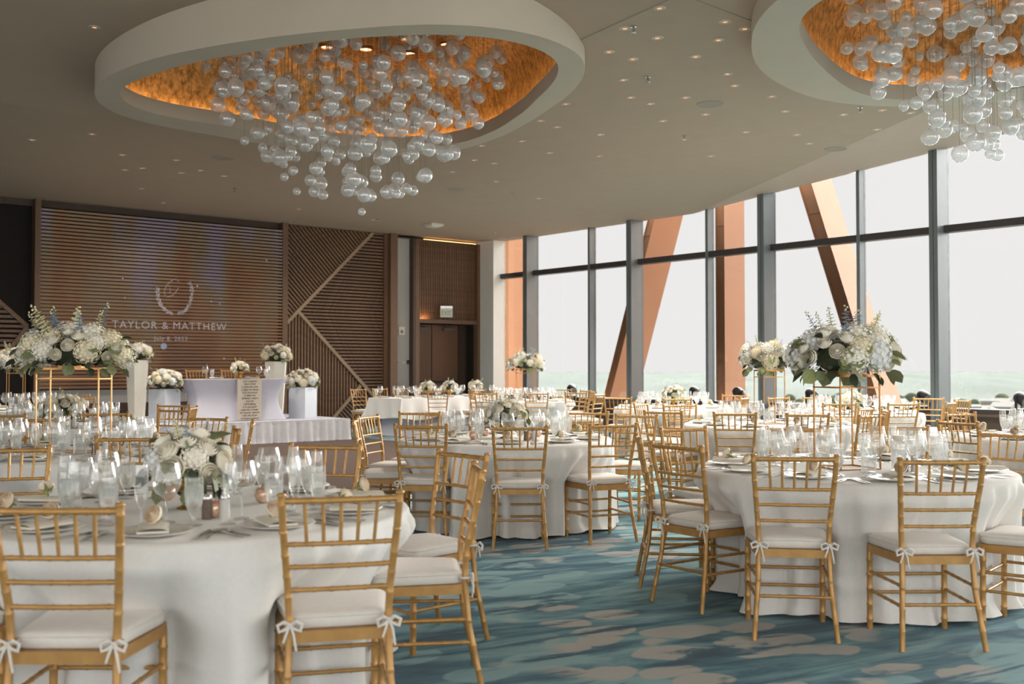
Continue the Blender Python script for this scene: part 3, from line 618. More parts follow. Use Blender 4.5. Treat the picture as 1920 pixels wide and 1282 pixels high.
def land():
    m = bpy.data.materials.new('haze_toned_marsh_and_town'); N, L, p = nodes(m); p.inputs['Roughness'].default_value = 1; p.inputs['Specular IOR Level'].default_value = 0
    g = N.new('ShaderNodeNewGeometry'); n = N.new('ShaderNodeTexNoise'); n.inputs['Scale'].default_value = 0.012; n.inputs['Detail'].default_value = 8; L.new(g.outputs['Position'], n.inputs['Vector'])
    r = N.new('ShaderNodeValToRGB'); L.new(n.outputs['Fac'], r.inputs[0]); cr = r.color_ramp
    cr.elements[0].position = .35; cr.elements[0].color = S(128, 134, 122); cr.elements[1].position = .65; cr.elements[1].color = S(150, 148, 136)  # distance haze put into the pale land colours, no air volume
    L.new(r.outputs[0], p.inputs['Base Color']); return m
M['land'] = land(); M['forest'] = pm('haze_toned_forest', S(124, 131, 126), 1.0, var=0.13, scale=.02, spec=0, stretch=(.5, .12, 1))  # forest and tree tones carry the haze in their base colour
M['house'] = pm('pale_house', S(160, 158, 154), .8, var=.05, scale=.05); M['tree'] = pm('haze_toned_tree', S(98, 108, 88), 1.0, var=.1, scale=.2, spec=0)
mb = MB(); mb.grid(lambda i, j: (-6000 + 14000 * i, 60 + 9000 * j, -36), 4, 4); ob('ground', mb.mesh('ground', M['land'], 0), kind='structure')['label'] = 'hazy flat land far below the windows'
def forest(i, j):
    x = -3000 + 9000 * i; y = 1150 + 5200 * j
    return (x, y, -36 + (0 if j == 0 else 13 + 5 * math.sin(x * .011) * math.sin(y * .013 + x * .003) + 3 * math.sin(x * .05 + y * .02)))
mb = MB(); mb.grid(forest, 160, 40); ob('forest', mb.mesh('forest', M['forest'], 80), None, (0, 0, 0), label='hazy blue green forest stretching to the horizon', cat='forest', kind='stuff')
rr = random.Random(5); taken = []
def free(x, y, r):
    if any((x - a) ** 2 + (y - b) ** 2 < (r + c) ** 2 for a, b, c in taken): return False
    taken.append((x, y, r)); return True
hm = MB(); hm.box(-9, 9, -6, 6, 0, 7); hm.add([(-9.5, -6.5, 7), (9.5, -6.5, 7), (9.5, 6.5, 7), (-9.5, 6.5, 7), (-9.5, 0, 10), (9.5, 0, 10)], [(0, 1, 5, 4), (2, 3, 4, 5), (0, 4, 3), (1, 2, 5)])
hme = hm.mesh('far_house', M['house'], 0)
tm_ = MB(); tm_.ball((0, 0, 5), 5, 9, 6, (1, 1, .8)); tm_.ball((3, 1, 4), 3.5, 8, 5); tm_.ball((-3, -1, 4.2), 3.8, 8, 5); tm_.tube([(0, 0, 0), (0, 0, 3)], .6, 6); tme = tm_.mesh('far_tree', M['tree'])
for i in range(46):
    y = rr.uniform(820, 1080); u = rr.uniform(1640, 1960); x = (u - 960) / F * y
    if not free(x, y, 11): continue
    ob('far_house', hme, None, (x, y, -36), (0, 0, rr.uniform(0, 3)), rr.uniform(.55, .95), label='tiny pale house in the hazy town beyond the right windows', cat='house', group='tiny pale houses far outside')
for i in range(60):
    y = rr.uniform(780, 1120); u = rr.uniform(1480, 1960); x = (u - 960) / F * y
    if not free(x, y, 9): continue
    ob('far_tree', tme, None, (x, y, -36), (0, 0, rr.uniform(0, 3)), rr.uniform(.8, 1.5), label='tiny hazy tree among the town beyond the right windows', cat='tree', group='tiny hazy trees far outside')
# uplights on the sill
ul = MB(); ul.lathe([(0, 0), (.075, 0), (.085, .02), (.085, .13), (.07, .17), (.05, .185), (0, .19)], 16); ul.xf(Matrix.Translation((0, 0, .14)) @ Matrix.Rotation(1.15, 4, 'Y') @ Matrix.Translation((0, 0, -.09))); ul_me = ul.mesh('lamp_head', M['black'])
yk = MB(); yk.box(-.02, .02, .092, .1, 0, .2); yk.box(-.02, .02, -.1, -.092, 0, .2); yk.box(-.06, .06, -.1, .1, 0, .02); yk_me = yk.mesh('yoke', M['black'])
ln = MB(); ln.lathe([(0, 0), (.07, .0), (.07, .006), (0, .012)], 16); ln.xf(Matrix.Translation((0, 0, .14)) @ Matrix.Rotation(1.15, 4, 'Y') @ Matrix.Translation((0, 0, -.098))); ln_b = ln.mesh('lens', M['blue_lens']); ln_s = ln.mesh('lens', M['shell'])
for u, lb, bl in ((1073, 'black stage light on the sill left of the first diagonal brace', 0), (1303, 'black stage light on the sill beside the middle thin mullion', 0), (1385, 'black stage light with blue lens on the sill behind the tall flowers', 1), (1522, 'black stage light on the sill between the two right tall arrangements', 0), (1733, 'grey black stage light on the sill left of the rightmost thick mullion', 0), (1916, 'black stage light on the sill at the right edge of the view', 0)):
    b_ = BZ(u, 750, .28)[0]; o = thing('stage_light', lb, 'stage light', B(.27, b_, zSill), ROTZ + (PI if bl else 1.2)); ob('lamp_head', ul_me, o, (0, 0, .02), scale=1.15); ob('yoke', yk_me, o, scale=1.15); ob('lens', ln_b if bl else ln_s, o, (0, 0, .02), scale=1.15)

def ordn(i):
    i += 1; return f"{i}{'th' if 10 <= i % 100 <= 20 else {1: 'st', 2: 'nd', 3: 'rd'}.get(i % 10, 'th')}"
def by_view(prefix): return [o for o in COL.objects if o.parent is None and o.name.split('.')[0] == prefix]
def vpix(p): d = p - EYE; return CY - F * d.dot(UP) / d.dot(FW)
g_ = sorted(by_view('recessed_downlight'), key=lambda o: vpix(o.location)); RW = ['topmost', 'second', 'third', 'fourth', 'fifth', 'sixth', 'seventh', 'lowest']
for r0 in range(0, len(g_), 8):
    for i, o in enumerate(sorted(g_[r0:r0 + 8], key=lambda o: o.location.x / o.location.y)): o['label'] = f'small recessed ceiling downlight, {ordn(i)} from left in {RW[r0 // 8]} band of downlights'
for nm, lb in (('ceiling_sprinkler', 'small metal ceiling sprinkler head'), ('far_house', 'tiny pale house in the hazy town outside'), ('far_tree', 'tiny hazy tree in the town outside')):
    for i, o in enumerate(sorted(by_view(nm), key=lambda o: o.location.x / o.location.y)): o['label'] = f'{lb}, {ordn(i)} from left'
# ================================================================== FURNITURE
# ---- gold bamboo-style chair (every piece a part)
def bamboo(m, p, q, r, nodes_, n=8, bend=None):
    p = Vector(p); q = Vector(q); L_ = (q - p).length; ts = [0.0]; rs = [r]
    for k in nodes_:
        e = 0.007 / L_
        for dt, f in ((-1.2 * e, 1.0), (-.5 * e, 1.14), (0, 1.2), (.5 * e, 1.14), (1.2 * e, 1.0)):
            t = k + dt
            if 0.001 < t < 0.999: ts.append(t); rs.append(r * f)
    ts.append(1.0); rs.append(r); pts = []
    for t in ts:
        c = p.lerp(q, t)
        if bend: c = c + Vector(bend) * (4 * t * (1 - t))
        pts.append(c)
    m.tube(pts, rs, n)
def poly_bamboo(m, path, r, node_s, n=8):
    P = [Vector(p) for p in path]; seg = [(P[i+1] - P[i]).length for i in range(len(P) - 1)]; T = sum(seg)
    def pt(s):
        for i, l in enumerate(seg):
            if s <= l or i == len(seg) - 1: return P[i].lerp(P[i+1], min(1, s / l))
            s -= l
    ss = []; acc = 0
    for l in seg[:-1]: acc += l; ss.append((acc, 1.0))
    for k in node_s:
        for d_, f in ((-.008, 1), (-.004, 1.09), (0, 1.13), (.004, 1.09), (.008, 1)): ss.append((k * T + d_, f))
    ss = [(0, 1)] + [x for x in ss if 0.004 < x[0] < T - 0.004] + [(T, 1)]; ss.sort()
    m.tube([pt(s) for s, _ in ss], [r * f for _, f in ss], n)
CH = {}
def chair_meshes():
    g = M['goldpaint']
    def one(name, fn, mat=g, ang=50):
        m = MB(); fn(m); CH[name] = m.mesh(name.split('#')[0], mat, ang)
    for s, k in ((-1, 'L'), (1, 'R')):
        def post_(m, s=s):
            path = [(s * .203, -.262, 0), (s * .178, -.205, .28), (s * .171, -.188, .46), (s * .178, -.196, .60), (s * .196, -.238, .80), (s * .203, -.258, .925)]
            poly_bamboo(m, path, .0135, (.1, .21, .32, .52, .61, .69, .77, .86, .965)); m.lathe([(.0135, 0), (.0165, .003), (.0165, .008), (.009, .014)], 8, (s * .203, -.259, .92))
        one('rear_post#' + k, post_)
        def leg_(m, s=s): bamboo(m, (s * .196, .19, 0), (s * .196, .185, .43), .0155, (.12, .3, .48, .66, .84))
        one('front_leg#' + k, leg_)
        def side_(m, s=s): bamboo(m, (s * .198, .19, .205), (s * .184, -.222, .205), .0085, (.1, .3, .5, .7, .9))
        one('stretcher#a' + k, side_)
        def side2(m, s=s): bamboo(m, (s * .197, .19, .30), (s * .176, -.205, .30), .0085, (.1, .3, .5, .7, .9))
        one('stretcher#b' + k, side2)
        def tie(m, s=s):
            c = Vector((s * .171, -.200, .475))
            m.tube([c + Vector((.021 * math.cos(t), .012 + .021 * math.sin(t), 0)) for t in [i * PI / 5 for i in range(10)]], .006, 5, closed=True)
            for q in (-1, 1):
                m.tube([c + Vector(v) for v in ((0, -.012, 0), (q * .02, -.022, .012), (q * .042, -.02, .0), (q * .036, -.02, -.022), (q * .014, -.02, -.014), (0, -.014, 0))], [.004, .006, .0065, .0065, .006, .004], 5)
                m.tube([c + Vector(v) for v in ((0, -.014, 0), (q * .012, -.024, -.03), (q * .022, -.022, -.075 - .015 * q)) ], [.004, .005, .004], 5)
            m.ball(tuple(c + Vector((0, -.016, 0))), .009, 6, 4)
        one('tie#' + k, tie, M['cushion'])
    one('stretcher#f1', lambda m: bamboo(m, (-.196, .19, .19), (.196, .19, .19), .0085, (.1, .3, .5, .7, .9)))
    one('stretcher#f2', lambda m: bamboo(m, (-.196, .19, .285), (.196, .19, .285), .0085, (.1, .3, .5, .7, .9)))
    one('stretcher#r1', lambda m: bamboo(m, (-.186, -.222, .215), (.186, -.222, .215), .0085, (.1, .3, .5, .7, .9)))
    def seat(m):
        o = [(-.172, -.20), (.172, -.20), (.21, .13), (.205, .20), (.19, .212), (-.19, .212), (-.205, .20), (-.21, .13)]
        m.prism(o, .405, .446)
    one('seat_frame', seat, g, 30)
    def cush(m):
        o = []
        cor = [(-.172, -.175, .03), (.172, -.175, .03), (.208, .205, .05), (-.208, .205, .05)]
        for i, (x, y, r) in enumerate(cor):
            a0 = (PI, 1.5 * PI, 0, .5 * PI)[i]
            sx = 1 if x > 0 else -1; sy = 1 if y > 0 else -1
            for k in range(5):
                a = a0 + k * PI / 8; o.append((x - sx * r + r * math.cos(a), y - sy * r + r * math.sin(a)))
        n = len(o); rings = []
        for z, f in ((.447, .955), (.452, .99), (.470, 1.0), (.489, .99), (.499, .95), (.505, .82), (.508, .5)): rings.append([(x * f, y * f + .0, z) for x, y in o])
        vs = [p for r in rings for p in r]; fs = [tuple(reversed(range(n)))]
        for k in range(len(rings) - 1):
            for i in range(n): fs.append((k * n + i, k * n + (i + 1) % n, (k + 1) * n + (i + 1) % n, (k + 1) * n + i))
        fs.append(tuple((len(rings) - 1) * n + i for i in range(n))); m.add(vs, fs)
        m.tube([(x * 1.003, y * 1.003, .488) for x, y in o], .0035, 5, closed=True)
    one('cushion', cush, M['cushion'], 60)
    zs_ = (.905, .752, .672, .590); ys = (-.254, -.224, -.211, -.196); xs = (.197, .188, .182, .176)
    for i in range(4): one(('top_rail' if i == 0 else 'back_rail') + f'#{i}', lambda m, i=i: bamboo(m, (-xs[i], ys[i], zs_[i]), (xs[i], ys[i], zs_[i]), .0115 if i == 0 else .0085, (.08, .25, .42, .58, .75, .92), bend=(0, -.012, 0)))
    for j in range(5):
        x = (j - 2) * .058
        one(f'spindle#{j}', lambda m, x=x: bamboo(m, (x * 1.08, -.254 - .010, zs_[0]), (x, -.224 - .010, zs_[1]), .0068, (.5,), 6))
chair_meshes()
CH_SEP = {'tie#L', 'tie#R'}
chairs = []
def chair(x, y, face, table, z=0.0, label=None):
    o = thing('chiavari_chair', label or 'x', 'chair', (x, y, z), face - PI / 2, 'gold chiavari chairs with white cushions')
    cu = None
    for k, me in CH.items():
        if k in CH_SEP: continue
        c = ob(k.split('#')[0], me, o)
        if k == 'cushion': cu = c
    for k in CH_SEP: ob('tie', CH[k], cu)
    chairs.append((o, table)); return o
ZT_ = 0.915
def chair_px(u, v, table, face=None, aim=None, dz=0.0):
    p = G(u, v, ZT_)
    if face is None:
        c = T[aim or table]; face = math.atan2(c[1] - p.y, c[0] - p.x)
    else: face = math.radians(face)
    f = Vector((math.cos(face), math.sin(face)))
    o = Vector((p.x, p.y)) + f * 0.255
    if table in T:
        c = Vector(T[table]); d = o - c
        if d.length < .90: o = c + d.normalized() * .90
    return chair(o.x, o.y, face, table, dz)
# ---- tables
T = {'A': (-1.36, 4.49), 'B': (2.04, 6.29), 'C': (-.05, 9.0), 'D': (-3.14, 7.5), 'E': (-7.35, 15.5), 'F': (-4.75, 11.1), 'H': (2.78, 11.3), 'I': (.25, 19.5), 'J': (2.5, 16.2), 'K': (4.85, 9.1), 'L': (4.62, 14.2)}
TN = {'A': 'front left round table', 'B': 'front right round table', 'C': 'middle round table', 'D': 'left table under the rectangular gold stand', 'E': 'far left table near the dark wall', 'F': 'left table with low flowers by dance floor', 'H': 'table behind the front right one', 'I': 'far table nearest the window corner', 'J': 'far window table with low flowers', 'K': 'table cut by right edge', 'L': 'far right table by windows'}
TR = 0.915; TH = 0.76
# chairs read off the photograph: (pixel of the crest rail, table, facing in degrees or None = towards its table)
spec = [(107,952,'A',90),(640,931,'A',104),(895,879,'A',None),(866,851,'A',None),(610,836,'A',-97),(18,842,'A',-70),
 (228,820,'D',98),(-22,821,'D',80),(433,805,'D',200),(389,784,'D',-110),(473,792,'D',193),(67,786,'D',-80),
 (326,760,'F',-100),(327,769,'F',-115),(362,764,'F',186),(180,774,'F',115),(8,778,'F',90),
 (146,740,'E',-95),(153,747,'E',-98),
 (789,798,'C',84),(972,800,'C',91),(1150,797,'C',112),(691,781,'C',-18),(666,789,'C',4),(787,774,'C',-95),(1193,779,'C',-118),(1102,774,'C',-105),
 (1282,804,'B',-62),(1268,836,'B',35),(1198,820,'B',-4),(1490,857,'B',82),(1766,863,'B',91),(1687,801,'B',-100),(1490,803,'B',-90),(1890,815,'B',215),
 (1243,772,'H',60),(1202,757.5,'H',-30),(1275,760,'H',-80),(1378,775,'H',78),(1515,777,'H',92),(1623,766,'H',140),(1634,779,'H',128),(1660,770,'H',172),
 (1001,737,'I',92),(1068,736,'I',105),(1053,730,'I',-95),(911,737,'I',75),(1098,732,'I',-155),(1113,734.6,'I',190),(1124,739,'I',150),
 (1158,746,'J',75),(1269,747,'J',90),(1377,741,'J',-120),(1388,746,'J',150),
 (1574,757,'L',84),(1694,757,'L',98),(1741,747,'L',-120),(1783,755,'L',140),(1804,751,'L',186),(1460,746,'L',-62),(1530,745,'L',-82),
 (1802,776,'K',-62),(1795,792,'K',25)]
for u, v, t, f in spec: chair_px(u, v, t, f)
chair(-2.08, 3.72, math.radians(48), 'A')
chair(2.72, 5.50, math.radians(140), 'B')
def cloth_mesh(key, seed):
    c = T[key]; rr = random.Random(seed); n = 400; rows = 26
    fr = [(rr.randint(11, 15), rr.uniform(0, 6.28), .42), (rr.randint(23, 28), rr.uniform(0, 6.28), .48), (rr.randint(37, 43), rr.uniform(0, 6.28), .38)]
    ph = [rr.uniform(0, 6.28) for _ in range(4)]
    dents = []
    for o, t in chairs:
        p = Vector((o.location.x - c[0], o.location.y - c[1])); d = p.length
        if d < 1.7:
            f = o.rotation_euler.z + PI / 2; tip = p + Vector((math.cos(f), math.sin(f))) * .215
            side = Vector((-math.sin(f), math.cos(f)))
            for q in (-.20, 0, .20):
                k = tip + side * q; dents.append((math.atan2(k.y, k.x), k.length))
    m = MB(); prof = [(.25, TH), (.5, TH), (.75, TH), (.86, TH), (.897, TH - .001), (.909, TH - .006), (.915, TH - .016), (.917, TH - .03)]
    vs = []; fs = []
    vs.append((0, 0, TH))
    allr = prof + [(None, TH - .03 - (TH - .045) * ((i + 1) / rows)) for i in range(rows)]
    for j, (r, z) in enumerate(allr):
        dr = (TH - z) / TH
        for i in range(n):
            th = 2 * PI * i / n
            if r is None:
                w_ = sum(a * math.sin(f * th + p_ + .5 * math.sin(3 * th + ph[0])) for f, p_, a in fr)
                w_ = max(-1, min(1, w_)); w_ = math.copysign(abs(w_) ** .8, w_) * (.7 + .3 * math.sin(2 * th + ph[1]))
                rad = .919 + .016 * dr + (.004 + .066 * dr ** .55) * w_
                dmin = 9
                for a, rd in dents:
                    da = abs((th - a + PI) % (2 * PI) - PI)
                    if da < .42 and rd < 1.0:
                        k = math.exp(-(da / .17) ** 2); hgt = min(1, max(0, (TH - .10 - z) / .22)); tgt = rd - .04 + .022 * w_
                        if tgt < rad: rad += (tgt - rad) * k * hgt
                if z < .09: rad += (.09 - z) * (.35 + .35 * math.sin(7 * th + ph[2]))
                zz = max(.012 + .01 * (1 + math.sin(11 * th + ph[3])), z) if j == len(allr) - 1 else z
            else: rad = r + (.002 * math.sin(fr[0][0] * th) if z < TH - .01 else 0); zz = z
            vs.append((rad * math.cos(th), rad * math.sin(th), zz))
    for i in range(n): fs.append((0, 1 + i, 1 + (i + 1) % n))
    for j in range(len(allr) - 1):
        for i in range(n): a = 1 + j * n; fs.append((a + i, a + n + i, a + n + (i + 1) % n, a + (i + 1) % n))
    m.add(vs, fs); return m.mesh('tablecloth', M['cloth'], 70)
for i, k in enumerate(T):
    o = thing('round_table', f'round banquet table under floor-length white cloth, {TN[k]}', 'table', (T[k][0], T[k][1], 0))
    ob('tablecloth', cloth_mesh(k, 20 + i), o)
# ---- tableware meshes
def mk(name, mat, *profs, n=16, ang=50):
    m = MB()
    for p in profs: m.lathe(p, n, cap=False)
    return m.mesh(name, mat, ang)
ME = {}
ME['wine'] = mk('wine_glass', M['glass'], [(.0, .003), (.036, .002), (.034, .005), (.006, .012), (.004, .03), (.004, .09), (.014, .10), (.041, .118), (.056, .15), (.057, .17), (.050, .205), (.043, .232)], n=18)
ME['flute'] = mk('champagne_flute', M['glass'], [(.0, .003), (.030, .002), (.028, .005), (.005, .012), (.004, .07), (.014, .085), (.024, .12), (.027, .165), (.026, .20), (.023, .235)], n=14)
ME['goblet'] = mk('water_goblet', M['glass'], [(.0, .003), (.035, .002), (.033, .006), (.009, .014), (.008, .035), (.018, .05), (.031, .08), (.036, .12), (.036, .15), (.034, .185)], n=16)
ME['water'] = mk('water', M['water'], [(.0, .047), (.0165, .052), (.029, .08), (.034, .12), (.0335, .155), (0, .156)], n=14)
ME['plate'] = mk('plate', M['porcelain'], [(0, .004), (.09, .004), (.105, .010), (.14, .016), (.142, .019), (.138, .020), (.104, .014), (.09, .008), (0, .008)], n=36)
def napkin():
    m = MB(); m.grid(lambda i, j: (-.055 + .11 * i, -.10 + .20 * j, .019 + .010 * math.sin(PI * i) ** .5 + .002 * math.sin(9 * j)), 9, 9)
    m.grid(lambda i, j: (-.055 + .11 * i, -.10 + .20 * j, .012), 2, 2); m.box(-.054, .054, -.099, .099, .012, .02); return m.mesh('napkin', M['napkin'], 50)
ME['napkin'] = napkin()
def fork():
    m = MB(); m.beam((0, -.10, .003), (0, .035, .004), .010, .003); m.beam((0, .035, .004), (0, .055, .004), .020, .003)
    for q in range(4): m.beam((-.0085 + q * .0057, .055, .004), (-.0085 + q * .0057, .10, .009), .003, .0025)
    return m.mesh('fork', M['silver'], 0)
ME['fork'] = fork()
def knife():
    m = MB(); m.prism([(-.005, -.11), (.005, -.11), (.006, 0), (.011, .02), (.011, .09), (.004, .115), (-.006, .11), (-.006, 0)], .001, .004); return m.mesh('knife', M['silver'], 0)
ME['knife'] = knife()
def spoon():
    m = MB(); m.beam((0, -.10, .003), (0, .05, .004), .008, .003); m.ball((0, .075, .005), .03, 10, 6, (.6, 1, .12)); return m.mesh('spoon', M['silver'])
ME['spoon'] = spoon()
def rose_mesh(mat, name='rose', sc_=1.0):
    m = MB(); m.ball((0, 0, .12), .26, 8, 6, (1, 1, 1.3))
    for L_, (r0, h_, n) in enumerate(((.30, .60, 3), (.50, .56, 4), (.72, .46, 5), (.95, .30, 6))):
        for k in range(n):
            a0 = 2 * PI * k / n + L_ * .8
            def pet(i, j, a0=a0, r0=r0, n=n, h_=h_, L_=L_):
                an = a0 + (i - .5) * 2.7 * PI / n + .1 * j; t = j
                rad = r0 * (.30 + .78 * math.sin(PI * (.10 + .62 * t))) * (1 + .07 * (i - .5)) + .05 * L_ * t ** 5; z = -.55 + t * (h_ + .55) - .16 * (2 * i - 1) ** 4 * t
                return (rad * math.cos(an), rad * math.sin(an), z)
            m.grid(pet, 6, 6)
    m.xf(Matrix.Scale(sc_, 4)); return m.mesh(name, mat, 80)
ME['rose'] = rose_mesh(M['rose_white']); 
ME['bud'] = rose_mesh(M['peach'], 'rosebud', .033)
def calyx():
    m = MB(); m.tube([(0, 0, -.028), (0, 0, -.05)], [.012, .005], 6)
    for k in range(5):
        a = k * 2 * PI / 5; m.add([(0, 0, -.034), (.02 * math.cos(a - .4), .02 * math.sin(a - .4), -.026), (.036 * math.cos(a), .036 * math.sin(a), -.006), (.02 * math.cos(a + .4), .02 * math.sin(a + .4), -.026)], [(0, 1, 2, 3)])
    return m.mesh('calyx', M['green3'], 0)
ME['calyx'] = calyx()
PL10 = ['front place', 'first place right of front', 'second place right of front', 'third place right of front', 'fourth place right of front', 'back place', 'fourth place left of front', 'third place left of front', 'second place left of front', 'first place left of front']
def put(key, name, lab, cat, grp, c, fr, x, y, z=TH, rz=0, rot=None):
    s, co = math.sin(fr), math.cos(fr)            # fr: direction towards table centre
    px = c[0] + x * s + y * co; py = c[1] - x * co + y * s
    o = ob(name, ME[key], None, (px, py, z), rot or (0, 0, fr - PI / 2 + rz), None, lab, cat, grp); return o
rp = random.Random(11)
def setting(c, edge, fr, where, full=True, z=TH, rose=True):
    j = lambda s=.012: rp.uniform(-s, s)
    def P(key, name, lab, cat, grp, x, y, dz=0, rz=0): return put(key, name, f'{lab}, {where}', cat, grp, edge, fr, x, y, z + dz, rz)
    P('plate', 'dinner_plate', 'white plate', 'plate', 'white dinner plates', 0, .20)
    P('napkin', 'napkin', 'folded ivory napkin', 'napkin', 'folded napkins', j(), .19 + j(), .008, rp.uniform(-.25, .25))
    if rose:
        b = P('bud', 'rosebud', 'peach rosebud', 'flower', 'single rosebuds', j(.03), .20 + j(.03), .073); b.rotation_euler = (1.05 + j(.2), 0, fr + 1.5 * PI + rp.uniform(-.8, .8)); ob('calyx', ME['calyx'], b)
    if full:
        P('fork', 'dinner_fork', 'silver dinner fork', 'fork', 'dinner forks', -.185 + j(.004), .17, .001, j(.06)); P('fork', 'salad_fork', 'silver salad fork', 'fork', 'salad forks', -.215 + j(.004), .165, .001, j(.06))
        P('knife', 'dinner_knife', 'silver dinner knife', 'knife', 'dinner knives', .178 + j(.004), .17, .001, j(.05)); P('spoon', 'soup_spoon', 'silver spoon', 'spoon', 'spoons', .206 + j(.004), .17, .001, j(.05))
    P('wine', 'wine_glass', 'large wine glass', 'glass', 'large wine glasses', -.01 + j(), .475 + j())
    g = P('goblet', 'water_goblet', 'iced water goblet', 'glass', 'water goblets', .092 + j(.008), .40 + j()); ob('water', ME['water'], g)
    P('flute', 'champagne_flute', 'slim champagne flute', 'glass', 'champagne flutes', -.095 + j(.008), .40 + j())
for k, c in T.items():
    off = {'A': .10, 'B': .0, 'C': .05, 'D': .1}.get(k, .15); full = math.hypot(*c) < 12.5
    for i in range(10):
        a = -PI / 2 + off + i * 2 * PI / 10                 # seen from above, counter-clockwise: to the right first
        e = (c[0] + TR * math.cos(a), c[1] + TR * math.sin(a)); setting(c, e, a + PI, f'{PL10[i]}, {TN[k]}', full)
# ---- flowers
def unit_pts(n, zmin=-1.0):
    o = []; g = PI * (3 - math.sqrt(5))
    for i in range(n):
        z = 1 - (1 - zmin) * (i + .5) / n; r = math.sqrt(max(0, 1 - z * z)); o.append(Vector((r * math.cos(g * i), r * math.sin(g * i), z)))
    return o
def hydr(mat):
    m = MB(); rr = random.Random(2); m.ball((0, 0, 0), .86, 10, 7)
    for p in unit_pts(84, -.75):
        p = p * rr.uniform(.92, 1.06); nn = p.normalized(); a = nn.cross(Vector((0, 0, 1))); a = a.normalized() if a.length > .01 else Vector((1, 0, 0)); b = nn.cross(a); t0 = rr.uniform(0, 1.5); s = rr.uniform(.15, .2)
        for q in range(4):
            t = t0 + q * PI / 2; d = a * math.cos(t) + b * math.sin(t); e = a * -math.sin(t) + b * math.cos(t)
            m.add([p, p + (d * .5 + e * .5) * s + nn * .02, p + d * s * 1.05 + nn * .07, p + (d * .5 - e * .5) * s + nn * .02], [(0, 1, 2, 3)])
    return m.mesh('hydrangea', mat, 80)
ME['hw'] = hydr(M['hyd_white']); ME['hb'] = hydr(M['hyd_blue']); ME['hc'] = hydr(M['hyd_cream'])
def leaf(mat, long=1.0):
    m = MB(); pts = []
    prof = [(0, 0), (.32, .2), (.46, .5), (.4, .8), (0, 1.05)]
    for x, y in prof: pts.append((x / long, y, .05 * math.sin(y * 3) - .25 * y * y + .10 * x))
    L_ = pts + [(-x, y, z) for x, y, z in pts[1:-1]]
    k = len(pts); mid = [(0, p[1], p[2] - .04) for p in pts]
    vs = pts + mid[1:-1] + [(-x, y, z) for x, y, z in pts[1:-1]]
    # right strip, left strip
    fs = [(0, 1, 5), (1, 2, 6, 5), (2, 3, 7, 6), (3, 4, 7), (0, 5, 8), (5, 6, 9, 8), (6, 7, 10, 9), (7, 4, 10)]
    m.add(vs, fs); m.tube([(0, -.35, .02), (0, 0, 0)], .02, 4, cap=False); return m.mesh('leaf', mat, 60)
ME['leaf'] = leaf(M['green']); ME['leaf2'] = leaf(M['green3'], 1.0); ME['leaf3'] = leaf(M['green2'], 1.7)
def spike(mat, n=17, name='delphinium'):
    m = MB(); rr = random.Random(4); m.mi = 1; m.tube([(0, 0, 0), (.01, 0, .5), (.03, .01, 1)], [.014, .011, .005], 5); 
    for i in range(n):
        t = .25 + .75 * i / n; a = i * 2.4; s = .115 * (1.15 - t * .75); c = Vector((.03 * t * t + math.cos(a) * s * .8, math.sin(a) * s * .8, t)); m.mi = 0 if t < .85 else 2
        if t < .8:
            for q in range(5):
                b = a + q * 2 * PI / 5; e = Vector((math.cos(b), math.sin(b), .35)); f = Vector((-math.sin(b), math.cos(b), 0)); m.add([c, c + (e * .55 + f * .38) * s, c + e * s, c + (e * .55 - f * .38) * s], [(0, 1, 2, 3)])
        else: m.ball(tuple(c), s * .5, 5, 4)
    return m.mesh(name, [mat, M['stem'], M['bud']], 70)
ME['sb'] = spike(M['bluebell']); ME['sw'] = spike(M['bud'], 20, 'stock_spike')
def core():
    m = MB(); rr = random.Random(9); m.ball((0, 0, 0), .74, 12, 8)
    for p in unit_pts(130, -.85):
        a = p.cross(Vector((rr.uniform(-1, 1), rr.uniform(-1, 1), rr.uniform(-1, 1)))); a = a.normalized() if a.length > .01 else Vector((1, 0, 0)); b = p.cross(a); q = p * rr.uniform(.7, .92); s = rr.uniform(.12, .22)
        m.add([q, q + a * s * .4 + b * s * .5 + p * .05, q + b * s + p * .1, q - a * s * .4 + b * s * .5 + p * .05], [(0, 1, 2, 3)])
    return m.mesh('foliage', M['green2'], 60)
ME['core'] = core()
def orient(d, roll):
    d = Vector(d).normalized(); return (Matrix.Rotation(0, 4, 'Z') @ d.to_track_quat('Z', 'Y').to_matrix().to_4x4() @ Matrix.Rotation(roll, 4, 'Z')).to_euler()
